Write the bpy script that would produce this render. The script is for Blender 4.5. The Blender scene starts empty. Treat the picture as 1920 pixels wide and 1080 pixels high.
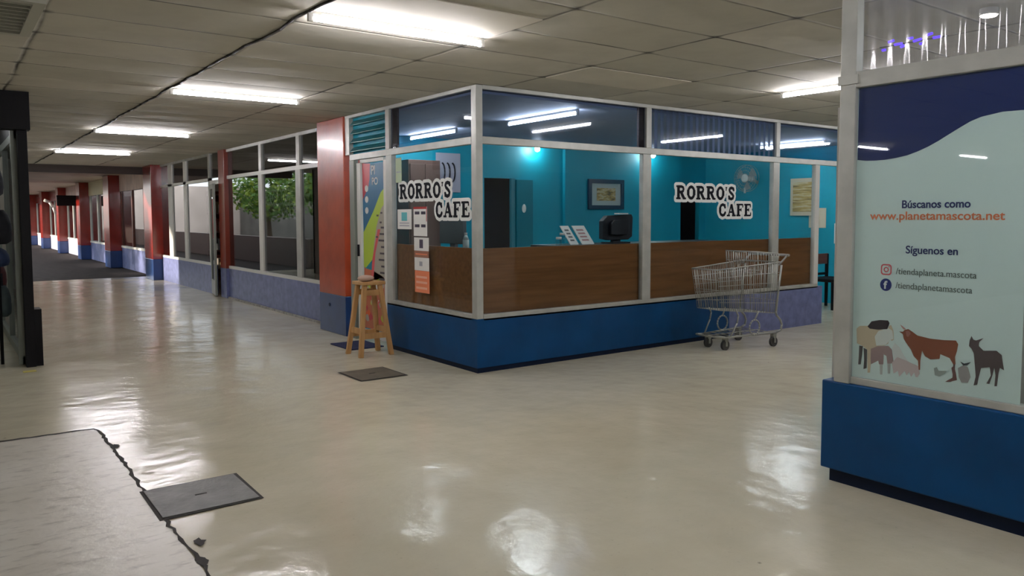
import bpy, bmesh, math, random
import numpy as np
from mathutils import Vector, Matrix
random.seed(7)
PI = math.pi
S = bpy.context.scene
COL = S.collection

# ------------------------------------------------------------------ camera, world, sun, exposure
cam_d = bpy.data.cameras.new('camera'); cam = bpy.data.objects.new('camera', cam_d); COL.objects.link(cam)
yaw, pit, rol = .6358, -.063, -.003
F = Vector((math.sin(yaw)*math.cos(pit), math.cos(yaw)*math.cos(pit), math.sin(pit)))
R0 = Vector((math.cos(yaw), -math.sin(yaw), 0)); U0 = R0.cross(F)
R = R0*math.cos(rol)+U0*math.sin(rol); U = -R0*math.sin(rol)+U0*math.cos(rol)
m = Matrix((R, U, -F)).transposed().to_4x4(); m.translation = Vector((-4.0874, -6.0986, 1.5))
cam.matrix_world = m
cam_d.sensor_width = 36; cam_d.lens = 1459.07/1920*36; cam_d.shift_y = -43.04/1920
cam_d.clip_end = 300
S.camera = cam
S.view_settings.view_transform = 'Standard'; S.view_settings.look = 'None'
S.view_settings.gamma = 1; S.view_settings.use_curve_mapping = False
S.view_settings.exposure = 0.0
w = bpy.data.worlds.new('world'); S.world = w; w.use_nodes = True
bg = w.node_tree.nodes['Background']; bg.inputs[0].default_value = (.86, .93, 1, 1); bg.inputs[1].default_value = 3.6
sun_d = bpy.data.lights.new('sun', 'SUN'); sun_d.energy = 11; sun_d.angle = math.radians(2); sun_d.color = (1, .86, .72)
sun = bpy.data.objects.new('sun', sun_d); COL.objects.link(sun)
sun.rotation_euler = Vector((1, -.35, -.24)).to_track_quat('-Z', 'Y').to_euler()
TUBE = 160.0

# ------------------------------------------------------------------ materials
MATS = {}
def mat(name, col, rough=.5, metal=0, spec=.5, nscale=0, namt=0, bump=0, bscale=40, coat=0, stretch=None):
    if name in MATS: return MATS[name]
    M = bpy.data.materials.new(name); M.use_nodes = True; nt = M.node_tree; b = nt.nodes['Principled BSDF']
    b.inputs['Base Color'].default_value = (*col, 1); b.inputs['Roughness'].default_value = rough
    b.inputs['Metallic'].default_value = metal; b.inputs['Specular IOR Level'].default_value = spec
    if coat: b.inputs['Coat Weight'].default_value = coat; b.inputs['Coat Roughness'].default_value = .12
    tc = nt.nodes.new('ShaderNodeTexCoord'); vec = tc.outputs['Object']
    if stretch:
        mp = nt.nodes.new('ShaderNodeMapping'); mp.inputs['Scale'].default_value = stretch
        nt.links.new(vec, mp.inputs['Vector']); vec = mp.outputs['Vector']
    if nscale:
        n = nt.nodes.new('ShaderNodeTexNoise'); n.inputs['Scale'].default_value = nscale; n.inputs['Detail'].default_value = 6
        nt.links.new(vec, n.inputs['Vector'])
        cr = nt.nodes.new('ShaderNodeValToRGB')
        cr.color_ramp.elements[0].position = .3; cr.color_ramp.elements[1].position = .7
        cr.color_ramp.elements[0].color = (*[max(0, c*(1-namt)) for c in col], 1)
        cr.color_ramp.elements[1].color = (*[min(1, c*(1+namt)) for c in col], 1)
        nt.links.new(n.outputs['Fac'], cr.inputs['Fac']); nt.links.new(cr.outputs['Color'], b.inputs['Base Color'])
    if bump:
        n = nt.nodes.new('ShaderNodeTexNoise'); n.inputs['Scale'].default_value = bscale
        nt.links.new(vec, n.inputs['Vector'])
        bp = nt.nodes.new('ShaderNodeBump'); bp.inputs['Strength'].default_value = bump; bp.inputs['Distance'].default_value = .01
        nt.links.new(n.outputs['Fac'], bp.inputs['Height']); nt.links.new(bp.outputs['Normal'], b.inputs['Normal'])
    MATS[name] = M; return M

def emit(name, col, s):
    M = bpy.data.materials.new(name); M.use_nodes = True; nt = M.node_tree; nt.nodes.clear()
    e = nt.nodes.new('ShaderNodeEmission'); e.inputs[0].default_value = (*col, 1); e.inputs[1].default_value = s
    o = nt.nodes.new('ShaderNodeOutputMaterial'); nt.links.new(e.outputs[0], o.inputs[0]); return M

def glass(name, tint, rough=.015, ior=1.5, ribs=None, refl=1.0):
    M = bpy.data.materials.new(name); M.use_nodes = True; nt = M.node_tree; nt.nodes.clear()
    t = nt.nodes.new('ShaderNodeBsdfTransparent'); t.inputs[0].default_value = (*tint, 1)
    g = nt.nodes.new('ShaderNodeBsdfGlossy'); g.inputs['Roughness'].default_value = rough; g.inputs[0].default_value = (refl, refl, refl, 1)
    # Schlick reflectance from the unsigned view angle, the same on both faces of the pane
    ge = nt.nodes.new('ShaderNodeNewGeometry'); dt = nt.nodes.new('ShaderNodeVectorMath'); dt.operation = 'DOT_PRODUCT'
    nt.links.new(ge.outputs['Normal'], dt.inputs[0]); nt.links.new(ge.outputs['Incoming'], dt.inputs[1])
    r0 = ((ior-1)/(ior+1))**2
    fr = mth(nt, 'POWER', mth(nt, 'SUBTRACT', 1.0, mth(nt, 'ABSOLUTE', dt.outputs['Value'])), 5.0)
    fac = mth(nt, 'ADD', mth(nt, 'MULTIPLY', fr, 1-r0), r0)
    mx = nt.nodes.new('ShaderNodeMixShader'); o = nt.nodes.new('ShaderNodeOutputMaterial')
    nt.links.new(fac, mx.inputs[0]); nt.links.new(t.outputs[0], mx.inputs[1]); nt.links.new(g.outputs[0], mx.inputs[2])
    nt.links.new(mx.outputs[0], o.inputs[0])
    return M

def ribbed(name, col, alpha):
    M = mat(name, col, .10, spec=1.0); b = M.node_tree.nodes['Principled BSDF']; b.inputs['Alpha'].default_value = alpha
    return M

def nodes_of(name):
    M = bpy.data.materials.new(name); M.use_nodes = True; return M, M.node_tree, M.node_tree.nodes['Principled BSDF']
def N(nt, typ, **kw):
    n = nt.nodes.new(typ)
    for k, v in kw.items(): setattr(n, k, v)
    return n
def mth(nt, op, a, b=None, c=None):
    n = N(nt, 'ShaderNodeMath', operation=op)
    for i, v in enumerate((a, b, c)):
        if v is None: continue
        if isinstance(v, (int, float)): n.inputs[i].default_value = v
        else: nt.links.new(v, n.inputs[i])
    return n.outputs[0]
def mixc(nt, fac, a, b, blend='MIX'):
    n = N(nt, 'ShaderNodeMix', data_type='RGBA', blend_type=blend)
    for sock, v in ((n.inputs[0], fac), (n.inputs[6], a), (n.inputs[7], b)):
        if isinstance(v, (int, float)): sock.default_value = v
        elif isinstance(v, tuple): sock.default_value = (*v, 1) if len(v) == 3 else v
        else: nt.links.new(v, sock)
    return n.outputs[2]
def noise(nt, vec, scale, detail=4, rough=.5):
    n = N(nt, 'ShaderNodeTexNoise'); n.inputs['Scale'].default_value = scale; n.inputs['Detail'].default_value = detail
    n.inputs['Roughness'].default_value = rough
    nt.links.new(vec, n.inputs['Vector']); return n.outputs['Fac']
def ramp(nt, fac, stops):
    n = N(nt, 'ShaderNodeValToRGB'); el = n.color_ramp.elements
    while len(el) < len(stops): el.new(.5)
    for e, (p, c) in zip(el, stops):
        e.position = p; e.color = (*c, 1) if isinstance(c, tuple) else (c, c, c, 1)
    nt.links.new(fac, n.inputs[0]); return n.outputs[0]

def floor_material():
    M, nt, b = nodes_of('polished_resin_floor')
    v = N(nt, 'ShaderNodeTexCoord').outputs['Object']
    big = noise(nt, v, .45, 5); mid = noise(nt, v, 3, 6, .6); fine = noise(nt, v, 45, 3)
    c = ramp(nt, big, [(.3, (.54, .50, .37)), (.7, (.66, .62, .49))])
    c = mixc(nt, .35, c, ramp(nt, mid, [(.3, (.52, .48, .36)), (.7, (.68, .64, .50))]))
    c = mixc(nt, ramp(nt, fine, [(.66, 0.0), (.78, .35)]), c, (.30, .27, .21))
    vr = N(nt, 'ShaderNodeTexVoronoi'); vr.inputs['Scale'].default_value = 1.6; nt.links.new(v, vr.inputs['Vector'])
    c = mixc(nt, ramp(nt, vr.outputs['Distance'], [(0.0, .9), (.018, 0.0)]), c, (.09, .08, .07))
    nt.links.new(c, b.inputs['Base Color'])
    nt.links.new(ramp(nt, noise(nt, v, 1.3, 5), [(.3, .11), (.7, .22)]), b.inputs['Roughness'])
    b.inputs['Specular IOR Level'].default_value = .55
    mp = N(nt, 'ShaderNodeMapping'); mp.inputs['Scale'].default_value = (1, 1, 1); nt.links.new(v, mp.inputs[0])
    h = mth(nt, 'ADD', mth(nt, 'MULTIPLY', noise(nt, mp.outputs[0], 2.2, 2), 1.0), mth(nt, 'MULTIPLY', noise(nt, mp.outputs[0], 9, 4), .26))
    bp = N(nt, 'ShaderNodeBump'); bp.inputs['Strength'].default_value = .55; bp.inputs['Distance'].default_value = .022
    nt.links.new(h, bp.inputs['Height']); nt.links.new(bp.outputs[0], b.inputs['Normal'])
    return M

def slab_material():
    M, nt, b = nodes_of('worn_pale_slab')
    v = N(nt, 'ShaderNodeTexCoord').outputs['Object']
    c = ramp(nt, noise(nt, v, 1.5, 6), [(.3, (.64, .60, .52)), (.7, (.78, .75, .68))])
    mp = N(nt, 'ShaderNodeMapping'); mp.inputs['Rotation'].default_value = (0, 0, .5); mp.inputs['Scale'].default_value = (1, 3, 1); nt.links.new(v, mp.inputs[0])
    c = mixc(nt, ramp(nt, noise(nt, mp.outputs[0], 6, 8, .65), [(.52, 0.0), (.70, .6)]), c, (.26, .23, .19))
    nt.links.new(c, b.inputs['Base Color']); b.inputs['Roughness'].default_value = .3
    bp = N(nt, 'ShaderNodeBump'); bp.inputs['Strength'].default_value = .5; bp.inputs['Distance'].default_value = .01
    nt.links.new(noise(nt, v, 9, 6), bp.inputs['Height']); nt.links.new(bp.outputs[0], b.inputs['Normal'])
    return M

def ceiling_material():
    M, nt, b = nodes_of('ceiling_panels')
    v = N(nt, 'ShaderNodeTexCoord').outputs['Object']
    sp = N(nt, 'ShaderNodeSeparateXYZ'); nt.links.new(v, sp.inputs[0])
    wob = mth(nt, 'MULTIPLY', mth(nt, 'SUBTRACT', noise(nt, v, 1.2, 3), .5), .06)
    X = mth(nt, 'ADD', sp.outputs[0], wob); Y = mth(nt, 'ADD', sp.outputs[1], wob)
    u = mth(nt, 'DIVIDE', mth(nt, 'ADD', X, 28.0-.30+ .0), 1.27); u = mth(nt, 'ADD', u, -28.0/1.27+22)
    q = mth(nt, 'DIVIDE', mth(nt, 'ADD', Y, 24.13-.01), .635)
    fu = mth(nt, 'FRACT', u); fq = mth(nt, 'FRACT', q)
    du = mth(nt, 'MULTIPLY', mth(nt, 'MINIMUM', fu, mth(nt, 'SUBTRACT', 1, fu)), 1.27)
    dq = mth(nt, 'MULTIPLY', mth(nt, 'MINIMUM', fq, mth(nt, 'SUBTRACT', 1, fq)), .635)
    d = mth(nt, 'MINIMUM', mth(nt, 'MULTIPLY', du, .8), dq)
    cid = N(nt, 'ShaderNodeCombineXYZ'); nt.links.new(mth(nt, 'FLOOR', u), cid.inputs[0]); nt.links.new(mth(nt, 'FLOOR', q), cid.inputs[1])
    wn = N(nt, 'ShaderNodeTexWhiteNoise', noise_dimensions='2D'); nt.links.new(cid.outputs[0], wn.inputs['Vector'])
    c = ramp(nt, wn.outputs['Value'], [(0, (.50, .48, .41)), (.5, (.54, .52, .45)), (1, (.61, .58, .51))])
    c = mixc(nt, ramp(nt, noise(nt, v, 2.2, 7, .6), [(.42, .0), (.75, .45)]), c, (.36, .345, .30))
    line = ramp(nt, d, [(0.003, 1.0), (.014, 0.0)])
    lm = mth(nt, 'MULTIPLY', line, ramp(nt, noise(nt, v, 1.7, 3), [(.35, .25), (.6, 1.0)]))
    c = mixc(nt, lm, c, (.06, .055, .05))
    corner = mth(nt, 'SQRT', mth(nt, 'ADD', mth(nt, 'MULTIPLY', du, du), mth(nt, 'MULTIPLY', dq, dq)))
    c = mixc(nt, ramp(nt, corner, [(.0, .95), (.06, 0.0)]), c, (.05, .05, .045))
    nt.links.new(c, b.inputs['Base Color']); b.inputs['Roughness'].default_value = .85; b.inputs['Specular IOR Level'].default_value = .15
    bp = N(nt, 'ShaderNodeBump'); bp.inputs['Strength'].default_value = .6; bp.inputs['Distance'].default_value = .02
    h = mth(nt, 'ADD', ramp(nt, d, [(0, 0.0), (.02, .6), (.3, 1.0)]), mth(nt, 'MULTIPLY', noise(nt, v, 1.5, 3), 1.0))
    nt.links.new(h, bp.inputs['Height']); nt.links.new(bp.outputs[0], b.inputs['Normal'])
    return M

def wood_material(name, c1, c2, rough=.35, axis=0, scale=1.0):
    M, nt, b = nodes_of(name)
    v = N(nt, 'ShaderNodeTexCoord').outputs['Object']
    mp = N(nt, 'ShaderNodeMapping'); s = [22*scale]*3; s[axis] = 1.2*scale; mp.inputs['Scale'].default_value = s; nt.links.new(v, mp.inputs[0])
    c = ramp(nt, noise(nt, mp.outputs[0], 1, 7, .6), [(.3, c1), (.72, c2)])
    nt.links.new(c, b.inputs['Base Color']); b.inputs['Roughness'].default_value = rough
    return M

M_FLOOR = floor_material(); M_SLAB = slab_material(); M_CEIL = ceiling_material()
M_BLUE = mat('blue_wall_paint', (.0, .046, .150), .45, spec=.25, nscale=2.5, namt=.18, bump=.12, bscale=14)
M_NAVYK = mat('dark_navy_kick', (.002, .008, .028), .5, spec=.2)
M_LAV = mat('lavender_blue_fade_and_glare', (.13, .155, .31), .45, nscale=9, namt=.25, bump=.1, bscale=20)  # faded paint at the cafe end; elsewhere grazing glare put into the colour
M_RED = mat('orange_red_paint', (.37, .055, .018), .28, nscale=3, namt=.2, bump=.15, bscale=10, coat=.3)
M_REDF = mat('red_paint', (.24, .012, .006), .22, coat=.6, nscale=3, namt=.15)
M_BLUEC = mat('column_blue_paint', (.012, .045, .16), .3, nscale=3, namt=.2, coat=.2)
M_ALU = mat('grey_aluminium', (.44, .45, .42), .42, metal=.3, nscale=6, namt=.12)
M_ALUW = mat('white_enamelled_frame', (.62, .62, .58), .4)
M_GREENF = mat('grey_green_frame', (.20, .22, .19), .4, metal=.2)
M_BLACK = mat('black_painted_metal', (.006, .006, .007), .6, spec=.15)
M_GLASS = glass('clear_glass', (.92, .95, .96), ior=1.36)
M_GLASSN = glass('navy_tinted_glass', (.58, .63, .73), rough=.03)
M_GLASSD = glass('smoked_shop_glass', (.58, .60, .62), ior=1.7)
M_WOODP = wood_material('brown_wood_panelling', (.135, .050, .012), (.24, .100, .032))
M_PINE = wood_material('raw_pine', (.42, .22, .075), (.60, .36, .15), .5, axis=2, scale=.8)
M_DWOOD = wood_material('dark_red_wood', (.09, .02, .010), (.16, .04, .02), .35)
M_TEAL = mat('teal_wall_paint', (.0, .30, .43), .55, nscale=1.2, namt=.12, bump=.08, bscale=30)
M_WHITE = mat('white_paint', (.75, .75, .72), .5)
M_CREAM = mat('cream_wall_paint', (.62, .52, .40), .6, nscale=2, namt=.1)
M_PINK = mat('pale_pink_wall_paint', (.66, .48, .42), .6, nscale=3, namt=.15)
M_GREYW = mat('pale_grey_wall_paint', (.46, .46, .43), .7, nscale=1, namt=.08)
M_GREEN = mat('pale_sage_partition', (.36, .41, .34), .6)
M_DARK = mat('dark_fabric', (.012, .012, .018), .8)
M_ASPH = mat('dark_rough_walkway', (.035, .028, .026), .95, spec=.15, nscale=5, namt=.35, bump=.4, bscale=30)
M_CHROME = mat('scratched_chrome_wire', (.36, .37, .34), .42, metal=.6)
M_RUBBER = mat('grey_rubber', (.05, .05, .05), .6)
M_TUBE = emit('lit_fluorescent_tube', (1, .965, 1.0), TUBE)
M_TUBEI = emit('lit_interior_tube', (.93, .97, 1.0), 84)
M_BULB = emit('lit_bulb', (1, .96, .9), 150)
M_PURPLE = emit('violet_led', (.07, .03, 1.0), 3.5)

# ------------------------------------------------------------------ mesh builder
class MB:
    def __init__(s): s.v = []; s.f = []; s.m = []; s.sm = []; s.T = None
    def add(s, vs, fs, mi=0, smooth=False):
        o = len(s.v)
        for p in vs:
            p = Vector(p)
            if s.T is not None: p = s.T @ p
            s.v.append(p)
        for f in fs: s.f.append([o+i for i in f]); s.m.append(mi); s.sm.append(smooth)
        return s
    def box(s, a, b, mi=0):
        x0, y0, z0 = a; x1, y1, z1 = b
        x0, x1 = min(x0, x1), max(x0, x1); y0, y1 = min(y0, y1), max(y0, y1); z0, z1 = min(z0, z1), max(z0, z1)
        vs = [(x0, y0, z0), (x1, y0, z0), (x1, y1, z0), (x0, y1, z0), (x0, y0, z1), (x1, y0, z1), (x1, y1, z1), (x0, y1, z1)]
        return s.add(vs, [(0, 3, 2, 1), (4, 5, 6, 7), (0, 1, 5, 4), (1, 2, 6, 5), (2, 3, 7, 6), (3, 0, 4, 7)], mi)
    def rod(s, a, b, r, r2=None, n=10, mi=0):
        a = Vector(a); b = Vector(b); r2 = r if r2 is None else r2
        d = (b-a).normalized(); t = Vector((0, 0, 1)) if abs(d.z) < .9 else Vector((1, 0, 0))
        p = d.cross(t).normalized(); q = d.cross(p)
        vs = [a+(p*math.cos(2*PI*i/n)+q*math.sin(2*PI*i/n))*r for i in range(n)]+[b+(p*math.cos(2*PI*i/n)+q*math.sin(2*PI*i/n))*r2 for i in range(n)]
        s.add(vs, [(i, i+n, (i+1) % n+n, (i+1) % n) for i in range(n)], mi, True)
        s.f.append([len(s.v)-2*n+i for i in range(n)]); s.m.append(mi); s.sm.append(False)
        s.f.append([len(s.v)-n+i for i in reversed(range(n))]); s.m.append(mi); s.sm.append(False)
        return s
    def tube(s, pts, r, n=8, mi=0):
        for a, b in zip(pts[:-1], pts[1:]): s.rod(a, b, r, n=n, mi=mi)
        return s
    def beam(s, a, b, wx, wy, mi=0, wx2=None, wy2=None):
        # rectangular bar between two points, cross-section in world x / y
        a = Vector(a); b = Vector(b); wx2 = wx2 or wx; wy2 = wy2 or wy
        vs = [a+Vector((i*wx/2, j*wy/2, 0)) for i, j in ((-1, -1), (1, -1), (1, 1), (-1, 1))]+[b+Vector((i*wx2/2, j*wy2/2, 0)) for i, j in ((-1, -1), (1, -1), (1, 1), (-1, 1))]
        return s.add(vs, [(0, 3, 2, 1), (4, 5, 6, 7), (0, 1, 5, 4), (1, 2, 6, 5), (2, 3, 7, 6), (3, 0, 4, 7)], mi)
    def ball(s, c, r, mi=0, n=10, sc=(1, 1, 1)):
        vs = []; fs = []
        for i in range(n+1):
            th = PI*i/n
            for j in range(2*n):
                ph = PI*j/n
                vs.append((c[0]+r*sc[0]*math.sin(th)*math.cos(ph), c[1]+r*sc[1]*math.sin(th)*math.sin(ph), c[2]+r*sc[2]*math.cos(th)))
        for i in range(n):
            for j in range(2*n):
                fs.append((i*2*n+j, (i+1)*2*n+j, (i+1)*2*n+(j+1) % (2*n), i*2*n+(j+1) % (2*n)))
        return s.add(vs, fs, mi, True)
    def poly(s, pts, th, nrm, mi=0):
        n = Vector(nrm)*th; k = len(pts)
        vs = [Vector(p) for p in pts]+[Vector(p)+n for p in pts]
        return s.add(vs, [tuple(range(k)), tuple(range(2*k-1, k-1, -1))]+[(i, (i+1) % k, (i+1) % k+k, i+k) for i in range(k)], mi)
    def build(s, name, mats, parent=None, bevel=0):
        me = bpy.data.meshes.new(name)
        off = parent['_o'] if parent is not None and '_o' in parent.keys() else (0, 0, 0)
        o3 = Vector(off)
        me.from_pydata([tuple(p-o3) for p in s.v], [], s.f)
        for M in (mats if isinstance(mats, (list, tuple)) else [mats]): me.materials.append(M)
        for p, mi, sm in zip(me.polygons, s.m, s.sm): p.material_index = mi; p.use_smooth = sm
        bm = bmesh.new(); bm.from_mesh(me); bmesh.ops.recalc_face_normals(bm, faces=bm.faces); bm.to_mesh(me); bm.free()
        o = bpy.data.objects.new(name, me); COL.objects.link(o)
        if parent is not None: o.parent = parent; o['_o'] = tuple(off)
        if bevel:
            b = o.modifiers.new('bevel', 'BEVEL'); b.width = bevel; b.segments = 2; b.limit_method = 'ANGLE'
        return o

def box(a, b): return MB().box(a, b)
def thing(name, label, cat, loc=(0, 0, 0), group=None, kind=None):
    o = bpy.data.objects.new(name, None); o.empty_display_size = .1; COL.objects.link(o); o.location = loc; o['_o'] = tuple(loc)
    return tag(o, label, cat, group, kind)
def tag(o, label=None, cat=None, group=None, kind=None):
    if label: o['label'] = label
    if cat: o['category'] = cat
    if group: o['group'] = group
    if kind: o['kind'] = kind
    return o
def struct(name, mb, mats, label=None, cat=None, bevel=0):
    return tag(mb.build(name, mats, None, bevel), label, cat, None, 'structure')
def recentre(o, base):
    # put the origin of a one-mesh thing at its base
    b = Vector(base); o.data.transform(Matrix.Translation(-b)); o.location = b; return o
def copy_thing(o, dx):
    c = o.copy(); COL.objects.link(c); c.location = Vector(o.location)+Vector(dx)
    for ch in list(o.children):
        k = ch.copy(); COL.objects.link(k); k.parent = c
        for g in list(ch.children):
            h = g.copy(); COL.objects.link(h); h.parent = k
    return c

def text_mesh(name, txt, size, origin, right, up, M, parent=None, off=0, align='LEFT', width=None, depth=.0006):
    cu = bpy.data.curves.new(name, 'FONT'); cu.body = txt; cu.size = size; cu.offset = off; cu.align_x = align; cu.extrude = depth
    t = bpy.data.objects.new(name, cu); COL.objects.link(t)
    dg = bpy.context.evaluated_depsgraph_get(); me = bpy.data.meshes.new_from_object(t.evaluated_get(dg))
    bpy.data.objects.remove(t)
    if width:
        xs = [v.co.x for v in me.vertices]; x0, x1 = min(xs), max(xs); k = width/(x1-x0)
        for v in me.vertices: v.co.x = (v.co.x-x0)*k
    r = Vector(right); u = Vector(up); n = r.cross(u)
    T = Matrix((r, u, n)).transposed().to_4x4(); T.translation = Vector(origin)
    me.transform(T)
    off3 = Vector(parent['_o']) if parent is not None else Vector((0, 0, 0))
    me.transform(Matrix.Translation(-off3))
    me.materials.clear(); me.materials.append(M)
    o = bpy.data.objects.new(name, me); COL.objects.link(o)
    if parent is not None: o.parent = parent; o['_o'] = tuple(off3)
    return o

# ------------------------------------------------------------------ shell
H = 2.73
struct('floor', box((-18, -11, -.2), (14, 15.2, 0)), M_FLOOR)
struct('floor_slab', MB().poly([(-18, .03, 0), (-3.237, .03, 0), (-3.232, -1.0, 0), (-3.236, -2.73, 0), (-3.23, -11, 0), (-18, -11, 0)], .004, (0, 0, 1)), M_SLAB)
struct('floor_walkway', box((-30, 15.2, -.22), (14, 50, -.012)), M_ASPH)
struct('ceiling', box((-18, -11, H), (14, 15.2, H+.15)), M_CEIL)
struct('ceiling_canopy', box((-2.6, 15.2, H), (8, 50, H+.15)), M_CREAM)
struct('trim_1', box((-3.4, 14.9, 2.56), (.5, 15.2, H)), mat('dark_beam', (.05, .035, .03), .6))
struct('wall_back', box((-18, -11.1, 0), (14, -11, H)), mat('dim_hall_paint', (.22, .21, .19), .7, nscale=1, namt=.1))
struct('wall_left', box((-18.1, -11, 0), (-18, 3.0, H)), MATS['dim_hall_paint'])
struct('wall_right', box((14, -11, 0), (14.1, 50, H)), M_GREYW)
struct('wall_far', box((-3.2, 50, 0), (14, 50.1, H)), M_REDF)
struct('wall_sun_blocker', box((-4.2, 15.4, 0), (-4.0, 50, .85)), mat('sun_blocker_paint', (.25, .20, .18), .7))  # unseen low wall added to shade the walkway floor and wall bases
# cracks around the slab, ragged dark strips
def ragged(pts, w0, w1, seg=.05, seed=1):
    rnd = random.Random(seed); mb = MB(); line = []
    for a, b in zip(pts[:-1], pts[1:]):
        a = Vector(a); b = Vector(b); n = max(1, int((b-a).length/seg))
        for i in range(n): line.append(a.lerp(b, i/n))
    line.append(Vector(pts[-1]))
    L = []; Rr = []
    for i, p in enumerate(line):
        d = (line[min(i+1, len(line)-1)]-line[max(i-1, 0)]).normalized(); nn = Vector((-d.y, d.x, 0))
        jit = nn*rnd.uniform(-.008, .008)
        L.append(p+jit+nn*rnd.uniform(w0, w1)); Rr.append(p+jit-nn*rnd.uniform(w0, w1))
    k = len(L)
    mb.add(L+Rr, [(i, i+1, k+i+1, k+i) for i in range(k-1)])
    return mb
M_CRACK = mat('dark_crack_filler', (.025, .022, .02), .8)
z = .0052
struct('floor_crack', ragged([(-6, .16, z), (-4.5, .09, z), (-3.33, .035, z), (-3.25, .02, z)], .012, .022, seed=8), M_CRACK)
struct('floor_crack', ragged([(-3.25, .03, z), (-3.225, -.10, z), (-3.232, -1.55, z)], .005, .015, seed=3), M_CRACK)
struct('floor_crack', ragged([(-3.236, -2.04, z), (-3.225, -2.8, z), (-3.23, -4.2, z)], .003, .013, seed=5), M_CRACK)
chips = MB()
for (cx, cy, r, sd) in ((-3.20, -.52, .05, 1), (-3.17, -2.42, .055, 2), (-3.215, -2.63, .06, 4), (-3.21, -2.95, .07, 6), (-3.27, -3.3, .06, 7)):
    rnd = random.Random(sd); chips.add([(cx+r*rnd.uniform(.4, 1)*math.cos(a*PI/5)*.6, cy+r*rnd.uniform(.4, 1.1)*math.sin(a*PI/5), z+.0004) for a in range(10)], [tuple(range(10))])
struct('floor_chips', chips, M_CRACK)

# ------------------------------------------------------------------ tube lights
def tube_light(x, y, axis, label, L=1.27, zz=H, group=None, m=None, drop=0.0):
    base = (x, y, zz-drop)
    t = thing('tube_light', label, 'light', base, group)
    d = Vector((1, 0, 0)) if axis == 'x' else Vector((0, 1, 0)); s = Vector((0, 1, 0)) if axis == 'x' else Vector((1, 0, 0))
    s = s*.65
    a = Vector(base)-d*L/2; b = Vector(base)+d*L/2; dn = Vector((0, 0, -.045))
    MB().box(a-s*.018+Vector((0, 0, -.02)), b+s*.018).build('batten', M_WHITE, t)
    MB().rod(a+dn+d*.03, b+dn-d*.03, .014, n=12).build('tube', m or M_TUBE, t)
    for p, q in ((a, a+d*.03), (b-d*.03, b)):
        MB().box(p-s*.018+Vector((0, 0, -.063)), q+s*.018+Vector((0, 0, -.02))).build('end_cap', M_WHITE, t)
    return t
tube_light(-1.62, -1.57, 'x', 'fluorescent tube light on the ceiling, largest and nearest of the left corridor row')
tube_light(-1.62, 1.85, 'x', 'fluorescent tube light on the corridor ceiling, second of the row from the front')
tube_light(-1.66, 6.05, 'x', 'fluorescent tube light on the corridor ceiling, third of the row from the front')
tube_light(-1.70, 10.2, 'x', 'smallest fluorescent tube light at the far end of the corridor row')
tube_light(2.76, -2.0, 'y', 'fluorescent tube light partly hidden behind the pet shop window post')
for (x, y, a, lb) in ((5.4, -2.0, 'y', 'tube light down the side corridor, hidden behind the pet shop post'), (7.9, -1.8, 'y', 'tube light far down the side corridor behind the pet shop'),
                      (-1.62, -5.3, 'x', 'added unseen tube light above and beside the viewpoint'), (-1.62, -9.0, 'x', 'added unseen tube light behind the viewpoint at the back of the hall'),  # tubes around the viewpoint are added, unseen, to light the floor evenly
                      (-6.6, -7.3, 'x', 'added unseen tube light on the hall ceiling left of the viewpoint'), (-9.4, 1.3, 'x', 'tube light far left in front of the left shops'),
                      (-13.2, 1.2, 'x', 'tube light at the far left end of the hall')):
    tube_light(x, y, a, lb)

# ------------------------------------------------------------------ cafe: base walls
struct('wall_cafe_left', box((0, .12, .05), (.12, 1.83, .52)), M_BLUE)
struct('wall_cafe_front', box((0, 0, .05), (3.75, .12, .52)), M_BLUE)
struct('wall_cafe_end', box((3.75, 0, .0), (5.76, .12, .52)), M_LAV)
struct('baseboard_cafe_left', box((.012, .11, 0), (.12, 1.82, .05)), M_NAVYK)
struct('baseboard_cafe_front', box((.012, .012, 0), (3.75, .11, .05)), M_NAVYK)

def win(name, label=None): return tag(thing(name, None, None, (0, 0, 0)), kind='structure')
# left face of cafe (x = 0 plane)
wl = win('window_1')
box((0, 0, 0.52), (.075, .085, H-.005)).build('corner_post', M_ALU, wl, .004)
box((.0, .085, .50), (.06, 1.70, .56)).build('sill', M_ALU, wl, .004)
box((.0, .085, 2.18), (.06, 2.78, 2.25)).build('rail', M_ALU, wl, .004)
box((.0, .085, 2.69), (.06, 2.90, H-.002)).build('head_rail', M_ALU, wl, .003)
box((.0, 1.69, .50), (.06, 1.83, 2.18)).build('mullion', M_ALU, wl, .004)
box((.0, 1.74, 2.25), (.06, 1.83, 2.69)).build('mullion', M_ALU, wl, .003)
box((.026, .085, .56), (.032, 1.69, 2.18)).build('pane', M_GLASS, wl)
box((.026, .085, 2.25), (.032, 1.74, 2.69)).build('clerestory_pane', M_GLASSN, wl)
box((.04, 1.62, 2.25), (.065, 1.74, 2.69)).build('brown_strip', mat('brown_strip', (.07, .03, .02), .5), wl)
# louvred vent above the door
lv = thing('louvre_vent', 'teal louvred vent with horizontal slats above the open cafe door', 'vent', (.03, 2.3, 2.25))
box((.06, 1.83, 2.25), (.07, 2.85, 2.69)).build('backing', M_TEAL, lv)
for k in range(4):
    zz = 2.29+k*.105
    MB().add([(.01, 1.84, zz), (.01, 2.85, zz), (.055, 2.85, zz+.055), (.055, 1.84, zz+.055), (.01, 1.84, zz-.006), (.01, 2.85, zz-.006), (.055, 2.85, zz+.049), (.055, 1.84, zz+.049)],
             [(0, 1, 2, 3), (7, 6, 5, 4), (0, 4, 5, 1), (1, 5, 6, 2), (2, 6, 7, 3), (3, 7, 4, 0)]).build('slat', mat('teal_slat', (.02, .16, .19), .35), lv)
box((.0, 2.78, 2.25), (.055, 2.90, 2.69)).build('side_frame', M_ALU, lv)

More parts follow.
